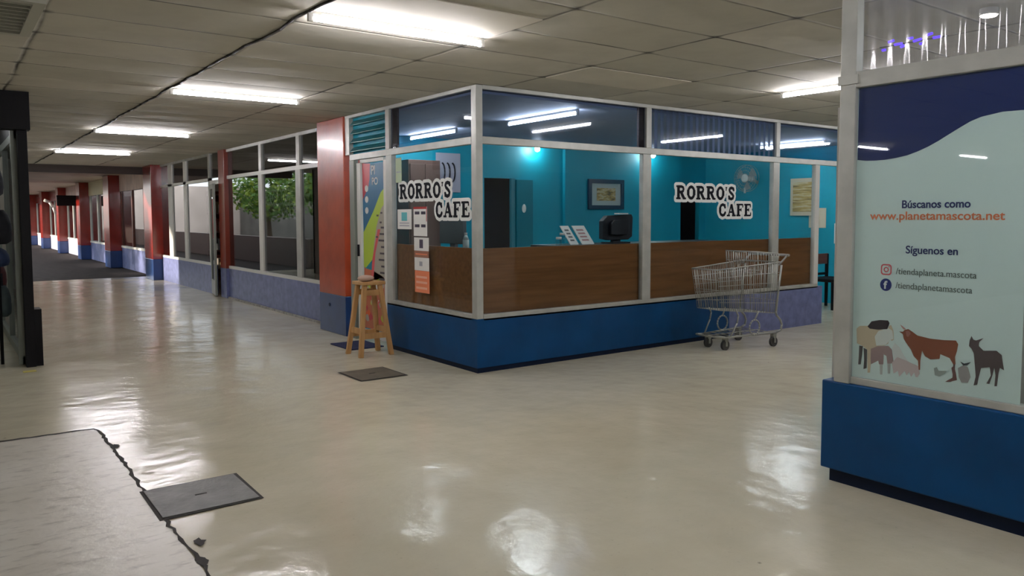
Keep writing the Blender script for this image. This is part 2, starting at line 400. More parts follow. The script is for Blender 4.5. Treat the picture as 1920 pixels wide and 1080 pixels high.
# front face (y = 0 plane)
wf = win('window_2')
box((.075, 0, .50), (5.65, .06, .56)).build('sill', M_ALU, wf, .004)
box((.075, 0, 2.18), (6.6, .06, 2.25)).build('rail', M_ALU, wf, .004)
box((.075, 0, 2.69), (6.6, .06, H-.002)).build('head_rail', M_ALU, wf, .003)
for a, b in ((2.22, 2.35), (4.60, 4.735), (5.55, 5.65)):
    box((a, 0, .56), (b, .06, 2.18)).build('mullion', M_ALU if a < 5 else M_ALUW, wf, .004)
for a, b in ((2.27, 2.35), (4.655, 4.735), (6.5, 6.6)):
    box((a, 0, 2.25), (b, .06, 2.69)).build('mullion', M_ALU, wf, .003)
for a, b in ((.075, 2.22), (2.35, 4.60), (4.735, 5.55)):
    box((a, .026, .56), (b, .032, 2.18)).build('pane', M_GLASS, wf)
for a, b in ((.075, 2.27), (4.735, 6.5)):
    box((a, .026, 2.25), (b, .032, 2.69)).build('clerestory_pane', M_GLASSN, wf)
box((2.35, .026, 2.25), (4.655, .032, 2.69)).build('clerestory_pane', M_GLASSN, wf)
rb = MB(); nb = 23; pw = (4.655-2.35)/nb
for i in range(nb):
    a = 2.35+i*pw+.008; b = a+pw-.022
    for x0, x1, y0, y1, mi in ((a, b, .060, .088, 0),):
        rb.add([(x0, y0, 2.25), (x1, y1, 2.25), (x1, y1, 2.69), (x0, y0, 2.69), (x0, y0+.004, 2.25), (x1, y1+.004, 2.25), (x1, y1+.004, 2.69), (x0, y0+.004, 2.69)],
               [(0, 1, 2, 3), (7, 6, 5, 4), (0, 3, 7, 4), (1, 5, 6, 2), (3, 2, 6, 7), (0, 4, 5, 1)])
tag(rb.build('vertical_strips', mat('pale_blue_strip', (.66, .74, .86), .3), wf), 'row of pale blue vertical strips behind the pane')
box((2.19, .04, 2.25), (2.27, .07, 2.69)).build('brown_strip', MATS['brown_strip'], wf)

# door: frame, leaf, poster
dr = win('door_1')
box((.0, 2.66, 0), (.06, 2.79, 2.18)).build('jamb', M_GREENF, dr, .004)
box((.02, 2.53, .06), (.06, 2.63, 2.14)).build('door_stile', M_ALUW, dr, .004)
box((.02, 1.85, .06), (.06, 1.93, 2.14)).build('door_stile', M_ALUW, dr, .004)
box((.02, 1.93, 2.135), (.06, 2.53, 2.175)).build('door_rail', M_ALUW, dr)
box((.02, 1.93, .06), (.06, 2.53, .14)).build('door_rail', M_ALUW, dr)
box((.046, 1.93, .14), (.052, 2.53, 2.135)).build('door_pane', M_GLASS, dr)
box((.0, 2.57, 1.02), (.02, 2.60, 1.16)).build('door_handle', M_BLACK, dr)
PP = {'red': [(2.511, 2.133), (2.301, 2.121), (2.318, 1.94), (2.361, 1.837), (2.506, 1.7)],
'navy': [(2.301, 2.125), (1.935, 2.12), (1.935, 1.83), (2.037, 1.776), (2.234, 1.556), (2.499, 1.309), (2.506, 1.7), (2.361, 1.837), (2.318, 1.94)],
'lime': [(2.037, 1.776), (1.935, 1.83), (1.935, 1.655), (2.035, 1.589), (2.155, 1.384), (2.226, 1.174), (2.259, 0.998), (2.453, 0.883), (2.501, 0.899), (2.499, 1.309), (2.234, 1.556)],
'gray': [(1.935, 1.655), (1.935, 0.761), (2.318, 0.731), (2.259, 0.998), (2.226, 1.174), (2.155, 1.384), (2.035, 1.589)],
'pink': [(2.125, 1.349), (2.057, 1.35), (2.191, 1.071), (2.26, 0.735), (2.318, 0.731), (2.271, 0.998)],
'low': [(2.493, 0.881), (2.259, .86), (2.0, .80), (1.935, 0.761), (1.935, 0.16), (2.50, 0.16)]}
pcol = {'red': (.45, .02, .04), 'navy': (.0, .11, .24), 'lime': (.38, .52, .04), 'gray': (.36, .33, .27), 'pink': (.55, .07, .08), 'low': (.45, .12, .05)}
pm = MB(); pmats = []
for i, k in enumerate(('red', 'navy', 'lime', 'gray', 'pink', 'low')):
    pmats.append(mat('poster_'+k, pcol[k], .4)); pm.poly([(.040-(.0006 if k == 'pink' else 0), y, zz) for y, zz in PP[k]], .001, (1, 0, 0), i)
pmats += [mat('poster_ink', (.05, .04, .05), .5), mat('poster_white', (.7, .7, .66), .5), mat('poster_orange', (.7, .12, .02), .5)]
for k in range(9):   # price lines
    zz = 1.36-k*.075
    pm.box((.0385, 1.945, zz), (.0395, 1.945+.10+.05*((k*7) % 3)*.6, zz+.022), 6)
for k, (y, zz) in enumerate([(2.1, 1.5), (2.02, 1.42), (2.0, 1.53), (2.12, 1.25)]): pm.box((.0385, y, zz), (.0395, y+.05, zz+.02), 6)
for k in range(3): # round product pictures
    cy, cz = 2.40, 1.83-.13*k
    pm.add([(.0388, cy+.045*math.cos(a*PI/8), cz+.04*math.sin(a*PI/8)) for a in range(16)], [tuple(range(16))], 7)
rnd = random.Random(4)
for k in range(26): # food pictures in the lower part
    cy, cz, r = rnd.uniform(2.0, 2.44), rnd.uniform(.22, .74), rnd.uniform(.03, .065)
    pm.add([(.0389-.0001*k/26, cy+r*math.cos(a*PI/6)*rnd.uniform(.7, 1), cz+r*math.sin(a*PI/6)*rnd.uniform(.7, 1)) for a in range(12)], [tuple(range(12))], [4, 7, 8, 2, 0, 3][k % 6])
pm.build('menu_poster', pmats, dr)
text_mesh('poster_lettering', 'PI', .15, (.0385, 2.28, 1.99), (0, -1, 0), (0, 0, 1), MATS['poster_white'], dr, .003)
text_mesh('poster_lettering', 'PO', .12, (.0385, 2.26, 1.87), (0, -1, 0), (0, 0, 1), MATS['poster_white'], dr, .002)

# wood panels behind the lower glass
struct('trim_2', box((.065, .09, .54), (.085, 1.80, 1.19)), M_WOODP, 'brown wood panelling behind the lower part of the cafe side window')
struct('trim_3', box((.085, .065, .54), (5.60, .085, 1.19)), M_WOODP, 'brown wood panelling behind the lower part of the cafe front windows')

# ------------------------------------------------------------------ column + recessed storefronts
def column(x0, y0, x1, y1, label, mr, mbm, zb=.5, group=None):
    t = thing('column', label, 'column', ((x0+x1)/2, (y0+y1)/2, 0), group)
    box((x0, y0, zb), (x1, y1, H-.002)).build('shaft', mr, t, .008)
    box((x0, y0, 0), (x1, y1, zb)).build('painted_base', mbm, t, .008)
    return t
cn = column(-.02, 2.91, .26, 3.73, 'wide orange-red column with blue foot beside the open cafe door', M_RED, M_BLUEC, .5)
MB().rod((-.028, 3.4, .36), (-.015, 3.4, .36), .022, n=14).build('round_plate', M_NAVYK, cn)
text_m = M_DARK
column(0, 13.75, .42, 14.6, 'red column with dark blue foot at the end of the polished floor', M_REDF, M_BLUEC)
for (ya, yb, lb) in ((19.4, 20.3, 'dark red column on the far walkway, first beyond the dark floor edge'), (25.2, 26.0, 'narrow red column on the far walkway between the doorway shop and the dark hanging sign'),
                     (31.2, 31.9, 'fourth red column along the far walkway, just left of the dark hanging sign'), (37.4, 38.4, 'red column near the far end of the walkway'), (43.5, 44.4, 'last red column visible beside the black shop post')):
    column(0, ya, .32, yb, lb, M_REDF, M_BLUEC)

struct('wall_corridor_right', box((.21, 3.73, 0), (.33, 8.5, .55)), M_LAV)  # lavender stands in for daylight glare on the base
struct('wall_corridor_far', box((.21, 9.62, 0), (.33, 13.75, .55)), M_LAV)
struct('baseboard_corridor', MB().box((.18, 3.73, 0), (.21, 8.5, .03)), mat('grey_cement_skirting', (.32, .31, .29), .7, nscale=12, namt=.4, bump=.6, bscale=40))
ws = win('window_3')
box((.21, 3.73, .55), (.27, 8.5, .60)).build('sill', M_ALUW, ws)
box((.21, 3.73, 2.19), (.27, 8.5, 2.25)).build('rail', M_ALUW, ws)
box((.21, 3.73, 2.68), (.27, 8.5, H-.002)).build('head_rail', M_ALU, ws)
for a, b in ((4.93, 5.12), (6.60, 6.78)):
    box((.21, a, .60), (.27, b, 2.19)).build('mullion', M_ALUW if a > 6 else M_ALU, ws)
    box((.21, a+.02, 2.25), (.27, b-.04, 2.68)).build('mullion', M_ALU, ws)
for a, b in ((3.73, 4.93), (5.12, 6.60), (6.78, 8.5)):
    box((.237, a, .60), (.243, b, 2.19)).build('pane', M_GLASSD, ws)
    box((.237, a, 2.25), (.243, b, 2.68)).build('clerestory_pane', M_GLASSD, ws)
column(.16, 8.5, .34, 8.86, 'slim red-brown post between the shop windows and the half open shop door', mat('red_brown_post', (.20, .03, .015), .3), M_LAV, .55)
d2 = win('door_2')
T = Matrix.Translation((.21, 9.58, 0)) @ Matrix.Rotation(math.radians(-100), 4, 'Z')
def dbox(a, b, nm, M):
    mb = MB(); mb.T = T; mb.box(a, b); return mb.build(nm, M, d2)
# door leaf swung outwards into the corridor
dbox((0, -.02, .02), (.09, .02, 2.12), 'door_stile', M_GREENF); dbox((.60, -.02, .02), (.69, .02, 2.12), 'door_stile', M_GREENF)
dbox((.09, -.02, .02), (.60, .02, .30), 'door_rail', M_GREENF); dbox((.09, -.02, 2.03), (.60, .02, 2.12), 'door_rail', M_GREENF)
dbox((.09, -.003, .30), (.60, .003, 2.03), 'door_pane', M_GLASSD); dbox((.62, .02, 1.0), (.66, .05, 1.12), 'door_handle', M_BLACK)
box((.21, 8.86, 2.12), (.27, 9.62, 2.2)).build('door_head', M_ALUW, d2)
box((.235, 8.86, 2.2), (.245, 9.62, 2.70)).build('transom_pane', M_GLASSD, d2)
w4 = win('window_4')
box((.21, 9.62, .55), (.27, 13.75, .60)).build('sill', M_ALUW, w4)
box((.21, 9.62, 2.19), (.27, 13.75, 2.25)).build('rail', M_ALUW, w4)
box((.21, 9.62, 2.68), (.27, 13.75, H-.002)).build('head_rail', M_ALU, w4)
for a, b in ((11.4, 11.62), (12.65, 13.0)):
    box((.21, a, .60), (.27, b, 2.68)).build('mullion', M_ALUW, w4)
box((.21, 9.62, .60), (.27, 9.72, 2.68)).build('mullion', M_ALU, w4)
for a, b in ((9.72, 11.4), (11.62, 12.65), (13.0, 13.75)):
    box((.237, a, .60), (.243, b, 2.19)).build('pane', M_GLASSD, w4)
    box((.237, a, 2.25), (.243, b, 2.68)).build('clerestory_pane', M_GLASSD, w4)

# rooms behind the recessed storefronts
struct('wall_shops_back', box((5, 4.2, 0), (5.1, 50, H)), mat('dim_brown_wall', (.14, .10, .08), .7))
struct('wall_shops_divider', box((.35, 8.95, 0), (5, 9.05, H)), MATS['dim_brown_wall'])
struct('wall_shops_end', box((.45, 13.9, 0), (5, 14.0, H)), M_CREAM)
pt = recentre(tag(box((.9, 6.3, 0), (.96, 8.6, 2.1)).build('partition_panel', M_GREEN), 'pale sage partition panel standing inside the shop window right of the slim red post', 'panel'), (.93, 7.4, 0))
# furniture seen dimly behind that glass
for (x, y, ww, hh, M, lb) in ((1.4, 4.9, .9, 1.15, M_DWOOD, 'dark brown counter inside the shop window nearest the wide orange column'), (2.4, 6.4, 1.0, 1.2, M_DWOOD, 'dark brown counter deep inside the middle shop window')):
    t = thing('shop_counter', lb, 'counter', (x, y, 0))
    box((x-.3, y-ww/2, 0), (x+.3, y+ww/2, hh-.04)).build('body', M, t, .005); box((x-.33, y-ww/2-.03, hh-.04), (x+.33, y+ww/2+.03, hh)).build('worktop', M_BLACK, t, .004)
t = thing('shop_shelf', 'open shelf with pale boxes behind the glass next to the half open door', 'shelf', (1.1, 11.6, 0))
for k in range(5): box((1.0, 10.4, .3+k*.42), (1.4, 12.8, .33+k*.42)).build('shelf_board', M_DWOOD, t)
for yy in (10.4, 12.78): box((1.0, yy, 0), (1.4, yy+.03, 2.1)).build('side_panel', M_DWOOD, t)
rnd = random.Random(9)
for k in range(4):
    for j in range(7):
        y = 10.6+j*.31; hgt = rnd.uniform(.14, .30); c = [(.5, .42, .33), (.35, .08, .05), (.12, .2, .3), (.5, .5, .45), (.3, .22, .1)][(k*3+j) % 5]
        cnm = ['tan', 'red', 'blue', 'white', 'brown'][(k*3+j) % 5]
        o = box((1.05, y, .33+k*.42), (1.25, y+.2, .33+k*.42+hgt)).build('shop_box', mat('carton_%s' % cnm, c, .6))
        recentre(tag(o, 'small carton on the open shelf behind the far corridor shop window', 'box', 'cartons on the shop shelf'), (1.15, y+.1, .33+k*.42))

# far walkway facades between the columns
def facade(n, y0, y1, upper, base, style):
    struct('wall_walkway', MB().box((.32, y0, 0), (.45, y1, .6)).box((.32, y0, 2.25), (.45, y1, H)), [base] if False else base)
    struct('trim_%d' % (20+n), box((.30, y0, 2.25), (.32, y1, H)), upper)
    wn = win('window_%d' % (10+n))
    box((.30, y0, .6), (.42, y1, .66)).build('sill', M_ALUW, wn)
    k = 3 if y1-y0 > 4 else 2
    for i in range(k+1):
        yy = y0+(y1-y0-.12)*i/k; box((.32, yy, .66), (.40, yy+.12, 2.25)).build('mullion', M_ALUW if style else M_DWOOD, wn)
    box((.35, y0, .66), (.356, y1, 2.25)).build('pane', M_GLASSD, wn)
    if style == 2:
        c = MB()
        nf = 60
        q = [(.48+.03*math.sin(i*1.3), y0+.3+(y1-y0-.6)*i/nf) for i in range(nf+1)]
        c.add([(a, b, .2) for a, b in q]+[(a, b, 2.2) for a, b in q], [(i, i+1, nf+2+i, nf+1+i) for i in range(nf)], 0, True)
        c.build('curtain', mat('cream_curtain', (.7, .6, .45), .8), wn)
facade(1, 14.6, 19.4, M_PINK, M_LAV, 0)
facade(2, 20.3, 25.2, mat('cream_fascia', (.75, .66, .42), .6), M_LAV, 2)
facade(3, 26.0, 31.2, M_PINK, mat('pale_base_paint', (.5, .5, .62), .6), 1)
facade(4, 31.9, 37.4, M_REDF, MATS['pale_base_paint'], 1)
facade(5, 38.4, 43.5, M_REDF, MATS['pale_base_paint'], 1)
sg = thing('hanging_sign', 'dark hanging sign with pale bracket under the far walkway ceiling', 'sign', (-.1, 26.6, 1.95))
box((-.55, 26.5, 1.92), (.3, 26.6, 2.3)).build('sign_board', M_BLACK, sg, .01)
MB().tube([(-.95, 26.5, 2.12), (-.78, 26.5, 2.05), (-.66, 26.5, 1.86), (-.6, 26.5, 1.65)], .05).build('bracket', M_ALUW, sg)

# daylight side: trees
def tree(x, y, hh, r, label, seed):
    rnd = random.Random(seed); t = thing('tree', label, 'tree', (x, y, 0))
    MB().rod((x, y, -.1), (x+.1, y, hh*.6), .13, .07).rod((x+.08, y, hh*.5), (x+.6, y+.3, hh*.85), .06, .03).rod((x+.08, y, hh*.5), (x-.5, y-.3, hh*.85), .06, .03).build('trunk', mat('bark', (.12, .08, .05), .9, nscale=8, namt=.3), t)
    mb = MB()
    for i in range(2200):
        a = rnd.uniform(0, 2*PI); b = math.acos(rnd.uniform(-1, 1)); rr = r*rnd.uniform(.45, 1)
        c = Vector((x+rr*math.sin(b)*math.cos(a), y+rr*math.sin(b)*math.sin(a), hh*.8+rr*math.cos(b)*.75))
        p = Vector((rnd.gauss(0, 1), rnd.gauss(0, 1), rnd.gauss(0, 1))).normalized(); q = p.orthogonal().normalized(); s = rnd.uniform(.07, .14)
        mb.add([c-p*s, c+q*s*.5, c+p*s, c-q*s*.5], [(0, 1, 2, 3)], rnd.choice((0, 0, 1)))
    mb.build('foliage', [mat('leaf_green', (.09, .20, .02), .5), mat('leaf_light', (.25, .34, .03), .5)], t)
struct('wall_glare_backdrop', box((-30, 50, -.2), (-3.2, 50.2, 3.6)), mat('glare_backdrop_paint', (.72, .60, .52), .8, nscale=.4, namt=.25))  # unseen end wall added to replace white sky in the window reflections
struct('wall_sky_blocker', box((-13, 14, -.2), (-12.8, 50, 3.1)), mat('sky_blocker_paint', (.16, .15, .13), .8, nscale=1, namt=.3))  # unseen wall added to hide bright sky from the shop glass
tree(-6.2, 17.5, 3.0, 1.5, 'leafy tree in the daylight beyond the left shop, seen only in window reflections', 1)
tree(-7.6, 21.5, 3.4, 1.8, 'second leafy tree further out beside the far walkway', 2)
tree(-6.8, 26.5, 3.2, 1.7, 'third leafy tree at the far daylight side of the walkway', 3)

# ------------------------------------------------------------------ cafe interior
struct('wall_cafe_back', MB().box((.35, 4.0, 0), (2.83, 4.1, 2.68)).box((2.83, 4.0, 2.1), (3.40, 4.1, 2.68)).box((3.40, 4.0, 0), (7.36, 4.1, 2.68)).box((7.36, 4.0, 2.05), (7.92, 4.1, 2.68)).box((7.92, 4.0, 0), (8.1, 4.1, 2.68)), M_TEAL)
struct('wall_cafe_right', box((8.1, -.6, 0), (8.2, 4.1, 2.68)), M_TEAL)
struct('wall_cafe_inner', box((4.43, 3.93, 0), (7.30, 4.0, 2.68)), M_TEAL)
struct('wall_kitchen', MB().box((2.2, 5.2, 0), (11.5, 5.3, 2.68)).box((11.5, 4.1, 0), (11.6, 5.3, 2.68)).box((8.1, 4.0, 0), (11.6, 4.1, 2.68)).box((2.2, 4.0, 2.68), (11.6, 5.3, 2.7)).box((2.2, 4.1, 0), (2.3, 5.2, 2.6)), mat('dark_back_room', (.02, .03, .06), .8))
struct('ceiling_cafe', box((.07, .07, 2.66), (8.1, 4.0, 2.685)), mat('cafe_ceiling', (.62, .66, .72), .6))
struct('wall_cafe_column_side', box((.26, 2.95, 0), (.36, 4.0, 2.66)), M_TEAL)
# door leaf seen in the back doorway
d3 = win('door_3')
box((3.32, 3.95, 0), (3.40, 4.0, 2.1)).build('jamb', mat('teal_frame', (.0, .18, .25), .5), d3)
box((3.42, 3.94, .02), (3.75, 3.98, 2.08)).build('door_leaf', MATS['teal_frame'], d3)
MB().ball((3.56, 3.93, 1.62), .05, sc=(.8, .4, 1.4)).build('pale_hook', M_WHITE, d3)
tube_light(1.56, .98, 'y', 'interior tube light behind the large front clerestory pane of the cafe', zz=2.655, L=1.3, m=M_TUBEI)
tube_light(1.44, 3.22, 'y', 'interior tube light behind the side clerestory pane of the cafe', zz=2.655, L=1.25, m=M_TUBEI)
tube_light(6.9, 1.3, 'y', 'interior tube light over the right end of the cafe', zz=2.655, L=1.2, m=M_TUBEI)
for x, y, lb in ((3.78, 3.86, 'small lit bulb high on the teal wall above the dark doorway'), (6.35, 3.75, 'small lit bulb high on the teal wall right of the framed picture')):
    t = thing('wall_bulb', lb, 'light', (x, y, 2.56))
    MB().ball((x, y, 2.58), .042).build('bulb', M_BULB, t); MB().rod((x, y, 2.61), (x, y, 2.66), .03, n=12).build('lamp_holder', M_WHITE, t)
# framed picture
pf = thing('framed_picture', 'dark framed picture with pale mount hanging on the teal back wall', 'picture', (5.35, 3.92, 1.6))
for a, b in (((4.93, 3.89, 1.61), (5.00, 3.93, 2.13)), ((5.70, 3.89, 1.61), (5.77, 3.93, 2.13)), ((5.00, 3.89, 1.61), (5.70, 3.93, 1.68)), ((5.00, 3.89, 2.06), (5.70, 3.93, 2.13))):
    box(a, b).build('frame_bar', mat('dark_navy_frame', (.008, .03, .07), .3), pf)
box((5.0, 3.91, 1.68), (5.70, 3.93, 2.06)).build('mount', mat('pale_mount', (.45, .52, .52), .5), pf)
M_PIC, nt, b = nodes_of('small_cafe_print'); v = N(nt, 'ShaderNodeTexCoord').outputs['Object']
mp = N(nt, 'ShaderNodeMapping'); mp.inputs['Scale'].default_value = (3, 1, 16); nt.links.new(v, mp.inputs[0])
nt.links.new(ramp(nt, noise(nt, mp.outputs[0], 1.5, 5, .7), [(.35, (.06, .05, .03)), (.5, (.45, .32, .10)), (.6, (.6, .55, .4)), (.72, (.25, .08, .03))]), b.inputs['Base Color'])
box((5.13, 3.905, 1.76), (5.57, 3.912, 1.98)).build('print', M_PIC, pf)
# second picture + papers on right wall
p2 = thing('framed_picture', 'pale framed picture with brown print on the teal wall near the cafe entrance', 'picture', (8.07, 1.85, 1.5))
box((8.06, 1.6, 1.49), (8.10, 2.08, 2.14)).build('frame', mat('pale_frame', (.55, .5, .4), .5), p2, .005)
box((8.05, 1.66, 1.56), (8.06, 2.02, 2.07)).build('print', M_PIC, p2)
recentre(tag(box((8.085, 1.40, 1.28), (8.095, 1.72, 1.62)).build('paper_notice', mat('cream_paper', (.6, .55, .42), .7)), 'cream sheet of paper fixed below the pale picture near the cafe entrance', 'paper'), (8.09, 1.56, 1.28))
recentre(tag(box((8.085, 1.02, 1.02), (8.095, 1.24, 1.36)).build('paper_notice', M_WHITE), 'white sheet of paper on the teal wall above the dark wooden chair', 'paper'), (8.09, 1.13, 1.02))
# wall fan
fan = thing('wall_fan', 'round grey wall fan mounted high on the teal wall', 'fan', (8.1, 2.8, 2.15))
MB().rod((8.1, 2.8, 2.1), (7.93, 2.8, 2.17), .03).build('bracket', M_ALU, fan)
MB().rod((7.95, 2.8, 2.17), (7.82, 2.8, 2.17), .06, .05, n=16).build('motor', M_WHITE, fan)
g = MB()
for r in (.08, .14, .20, .24):
    for xx in (7.74, 7.82) if r > .2 else (7.74,):
        g.tube([(xx+(.0 if r > .2 else -.01), 2.8+r*math.cos(a*PI/14), 2.17+r*math.sin(a*PI/14)) for a in range(29)], .004, 5)
for a in range(24): g.rod((7.73, 2.8, 2.17), (7.74, 2.8+.24*math.cos(a*PI/12), 2.17+.24*math.sin(a*PI/12)), .0025, n=4)
g.build('grille', M_ALU, fan)
for k in range(3):
    a0 = k*2*PI/3; pr_ = []
    for i in range(7):
        a = a0+i*.15; pr_.append((7.775+.02*i/6, 2.8+.21*math.cos(a), 2.17+.21*math.sin(a)))
    MB().poly([(7.785, 2.8+.04*math.cos(a0+.3), 2.17+.04*math.sin(a0+.3))]+pr_, .003, (1, 0, 0)).build('blade', mat('grey_blade', (.35, .38, .40), .4), fan)
MB().ball((7.73, 2.8, 2.17), .075, sc=(.4, 1, 1)).build('hub', M_WHITE, fan)
MB().box((7.72, 2.79, 1.9), (7.76, 2.81, 2.0)).build('pull_switch', M_WHITE, fan)
# counter behind the panelling
ct = thing('service_counter', 'dark topped service counter running behind the cafe front panelling', 'counter', (3, .4, 0))
box((1.15, .10, 1.13), (3.9, .66, 1.185)).build('countertop', mat('black_countertop', (.012, .012, .014), .3), ct, .006)
box((1.2, .14, 0), (3.85, .60, 1.13)).build('body', M_DWOOD, ct)
# menu stands (two leaning cards), monitor, bottles
def card(x, lb, wd):
    t = thing('menu_card', lb, 'menu', (x, .35, 1.185))
    ln = .07
    MB().add([(x, .33, 1.187), (x+wd, .33, 1.187), (x+wd-ln, .43, 1.39), (x-ln, .43, 1.39), (x, .338, 1.185), (x+wd, .338, 1.185), (x+wd-ln, .438, 1.388), (x-ln, .438, 1.388)],
             [(0, 1, 2, 3), (7, 6, 5, 4), (0, 4, 5, 1), (1, 5, 6, 2), (2, 6, 7, 3), (3, 7, 4, 0)]).build('sheet', M_WHITE, t)
    mb = MB()
    for k in range(4):
        f = .18+k*.18; yy = .33+.1*f-.001; zz = 1.187+.203*f
        mb.add([(x+.03-ln*f, yy, zz), (x+wd*.75-ln*f, yy, zz), (x+wd*.72-ln*(f+.08), yy+.008, zz+.018), (x+.03-ln*(f+.08), yy+.008, zz+.018)], [(0, 1, 2, 3)])
    mb.build('print_lines', mat('pink_grey_ink' if wd > .15 else 'grey_ink', (.45, .25, .25) if wd > .15 else (.15, .15, .15), .6), t)
card(1.45, 'narrow white menu card leaning on the dark cafe counter, left of its pair', .12)
card(1.62, 'wider white menu card with pinkish print leaning on the dark cafe counter', .18)
mo = thing('monitor', 'black till monitor seen from behind on the cafe counter', 'monitor', (2.2, .4, 1.185))
mb = MB(); prof = [(1.93, 1.24), (1.93, 1.44), (2.0, 1.50), (2.38, 1.515), (2.40, 1.48), (2.39, 1.26), (2.33, 1.225), (2.02, 1.222)]
mb.poly([(x, .33, zz) for x, zz in prof], .07, (0, 1, 0)).build('screen_housing', mat('black_plastic', (.008, .01, .016), .4), mo, .006)
MB().poly([(x*.6+2.16*.4, .29, zz*.6+1.37*.4) for x, zz in prof], .04, (0, 1, 0)).build('rear_bulge', MATS['black_plastic'], mo, .006)
MB().box((2.1, .35, 1.2), (2.22, .39, 1.3)).box((2.03, .27, 1.185), (2.30, .47, 1.2)).build('foot', MATS['black_plastic'], mo)
MB().box((2.13, .285, 1.515), (2.28, .36, 1.53)).build('paper_slip', M_WHITE, mo)
for x, y, lb in ((1.24, .28, 'small clear jar with pale lid at the left end of the dark counter'), (1.36, .36, 'slightly taller glass jar beside the narrow menu card')):
    t = thing('glass_jar', lb, 'jar', (x, y, 1.185)); MB().rod((x, y, 1.187), (x, y, 1.25+.04*(x > 1.3)), .032, n=14).build('body', M_GLASS, t)
    MB().rod((x, y, 1.25+.04*(x > 1.3)), (x, y, 1.275+.04*(x > 1.3)), .03, n=14).build('lid', M_WHITE, t)
# left side interior, seen through side pane
m2 = thing('monitor', 'grey monitor standing behind the side window panelling of the cafe', 'monitor', (.5, 1.1, 1.13))
box((.40, .86, 1.2), (.45, 1.34, 1.47)).build('screen_housing', mat('grey_plastic', (.12, .14, .15), .4), m2, .008)
MB().box((.42, 1.05, 1.13), (.46, 1.15, 1.22)).box((.36, .98, 1.12), (.52, 1.22, 1.135)).build('foot', MATS['grey_plastic'], m2)
sc = thing('side_counter', 'low dark counter inside the cafe along the side window', 'counter', (.45, 1.1, 0))
box((.12, .7, 1.08), (.72, 1.65, 1.12)).build('countertop', M_BLACK, sc); box((.16, .74, 0), (.68, 1.6, 1.08)).build('body', M_DWOOD, sc)
t = thing('water_bottle', 'clear plastic bottle on the side counter behind the word CAFE', 'bottle', (.4, .8, 1.12))
MB().rod((.4, .8, 1.122), (.4, .8, 1.25), .035, n=12).rod((.4, .8, 1.25), (.4, .8, 1.3), .035, .014, n=12).build('body', mat('pale_plastic', (.5, .6, .6), .2), t); MB().rod((.4, .8, 1.3), (.4, .8, 1.325), .016, n=10).build('cap', M_WHITE, t)
cb = thing('tall_cupboard', 'tall brown cupboard against the back wall seen through the side window', 'cupboard', (1.5, 3.8, 0))
box((1.28, 3.62, 0), (1.80, 3.98, 2.3)).build('body', mat('brown_cupboard', (.10, .06, .05), .5), cb, .006)
box((1.30, 3.60, .1), (1.535, 3.62, 2.24)).build('door', MATS['brown_cupboard'], cb, .004); box((1.545, 3.60, .1), (1.78, 3.62, 2.24)).build('door', MATS['brown_cupboard'], cb, .004)
recentre(tag(box((1.83, 3.86, 0), (1.93, 3.99, 2.3)).build('door_post', M_GREYW), 'pale vertical post beside the brown cupboard in the cafe', 'post'), (1.88, 3.92, 0))
ps = thing('wall_poster', 'pale lavender poster with dark curved strokes on the cafe back wall', 'poster', (2.1, 3.98, 1.9))
box((1.95, 3.985, 1.86), (2.38, 3.995, 2.45)).build('sheet', mat('lavender_paper', (.42, .42, .52), .6), ps)
for k in range(3):
    MB().tube([(2.05+k*.09+.05*math.cos(a*PI/8), 3.98, 2.16+.14*math.sin(a*PI/8)) for a in range(-4, 5)], .012, 6).build('curved_stroke', M_DARK, ps)
# chair/table near entrance
ch = thing('dining_chair', 'dark wooden chair with red-brown back rail near the cafe entrance', 'chair', (7.5, .9, 0))
def ch_leg(x, y, h0, nm='leg'): MB().beam((x, y, 0), (x, y, h0), .035, .035, wx2=.042, wy2=.042).build(nm, M_BLACK, ch)
ch_leg(7.22, .72, .44); ch_leg(7.72, .72, .44); ch_leg(7.22, 1.14, .86); ch_leg(7.72, 1.14, .86)
box((7.18, .68, .44), (7.76, 1.18, .49)).build('seat', M_BLACK, ch, .01)
box((7.20, 1.12, .70), (7.74, 1.16, .87)).build('back_rail', M_DWOOD, ch, .006); box((7.22, 1.13, .52), (7.72, 1.15, .56)).build('back_rail', M_BLACK, ch)

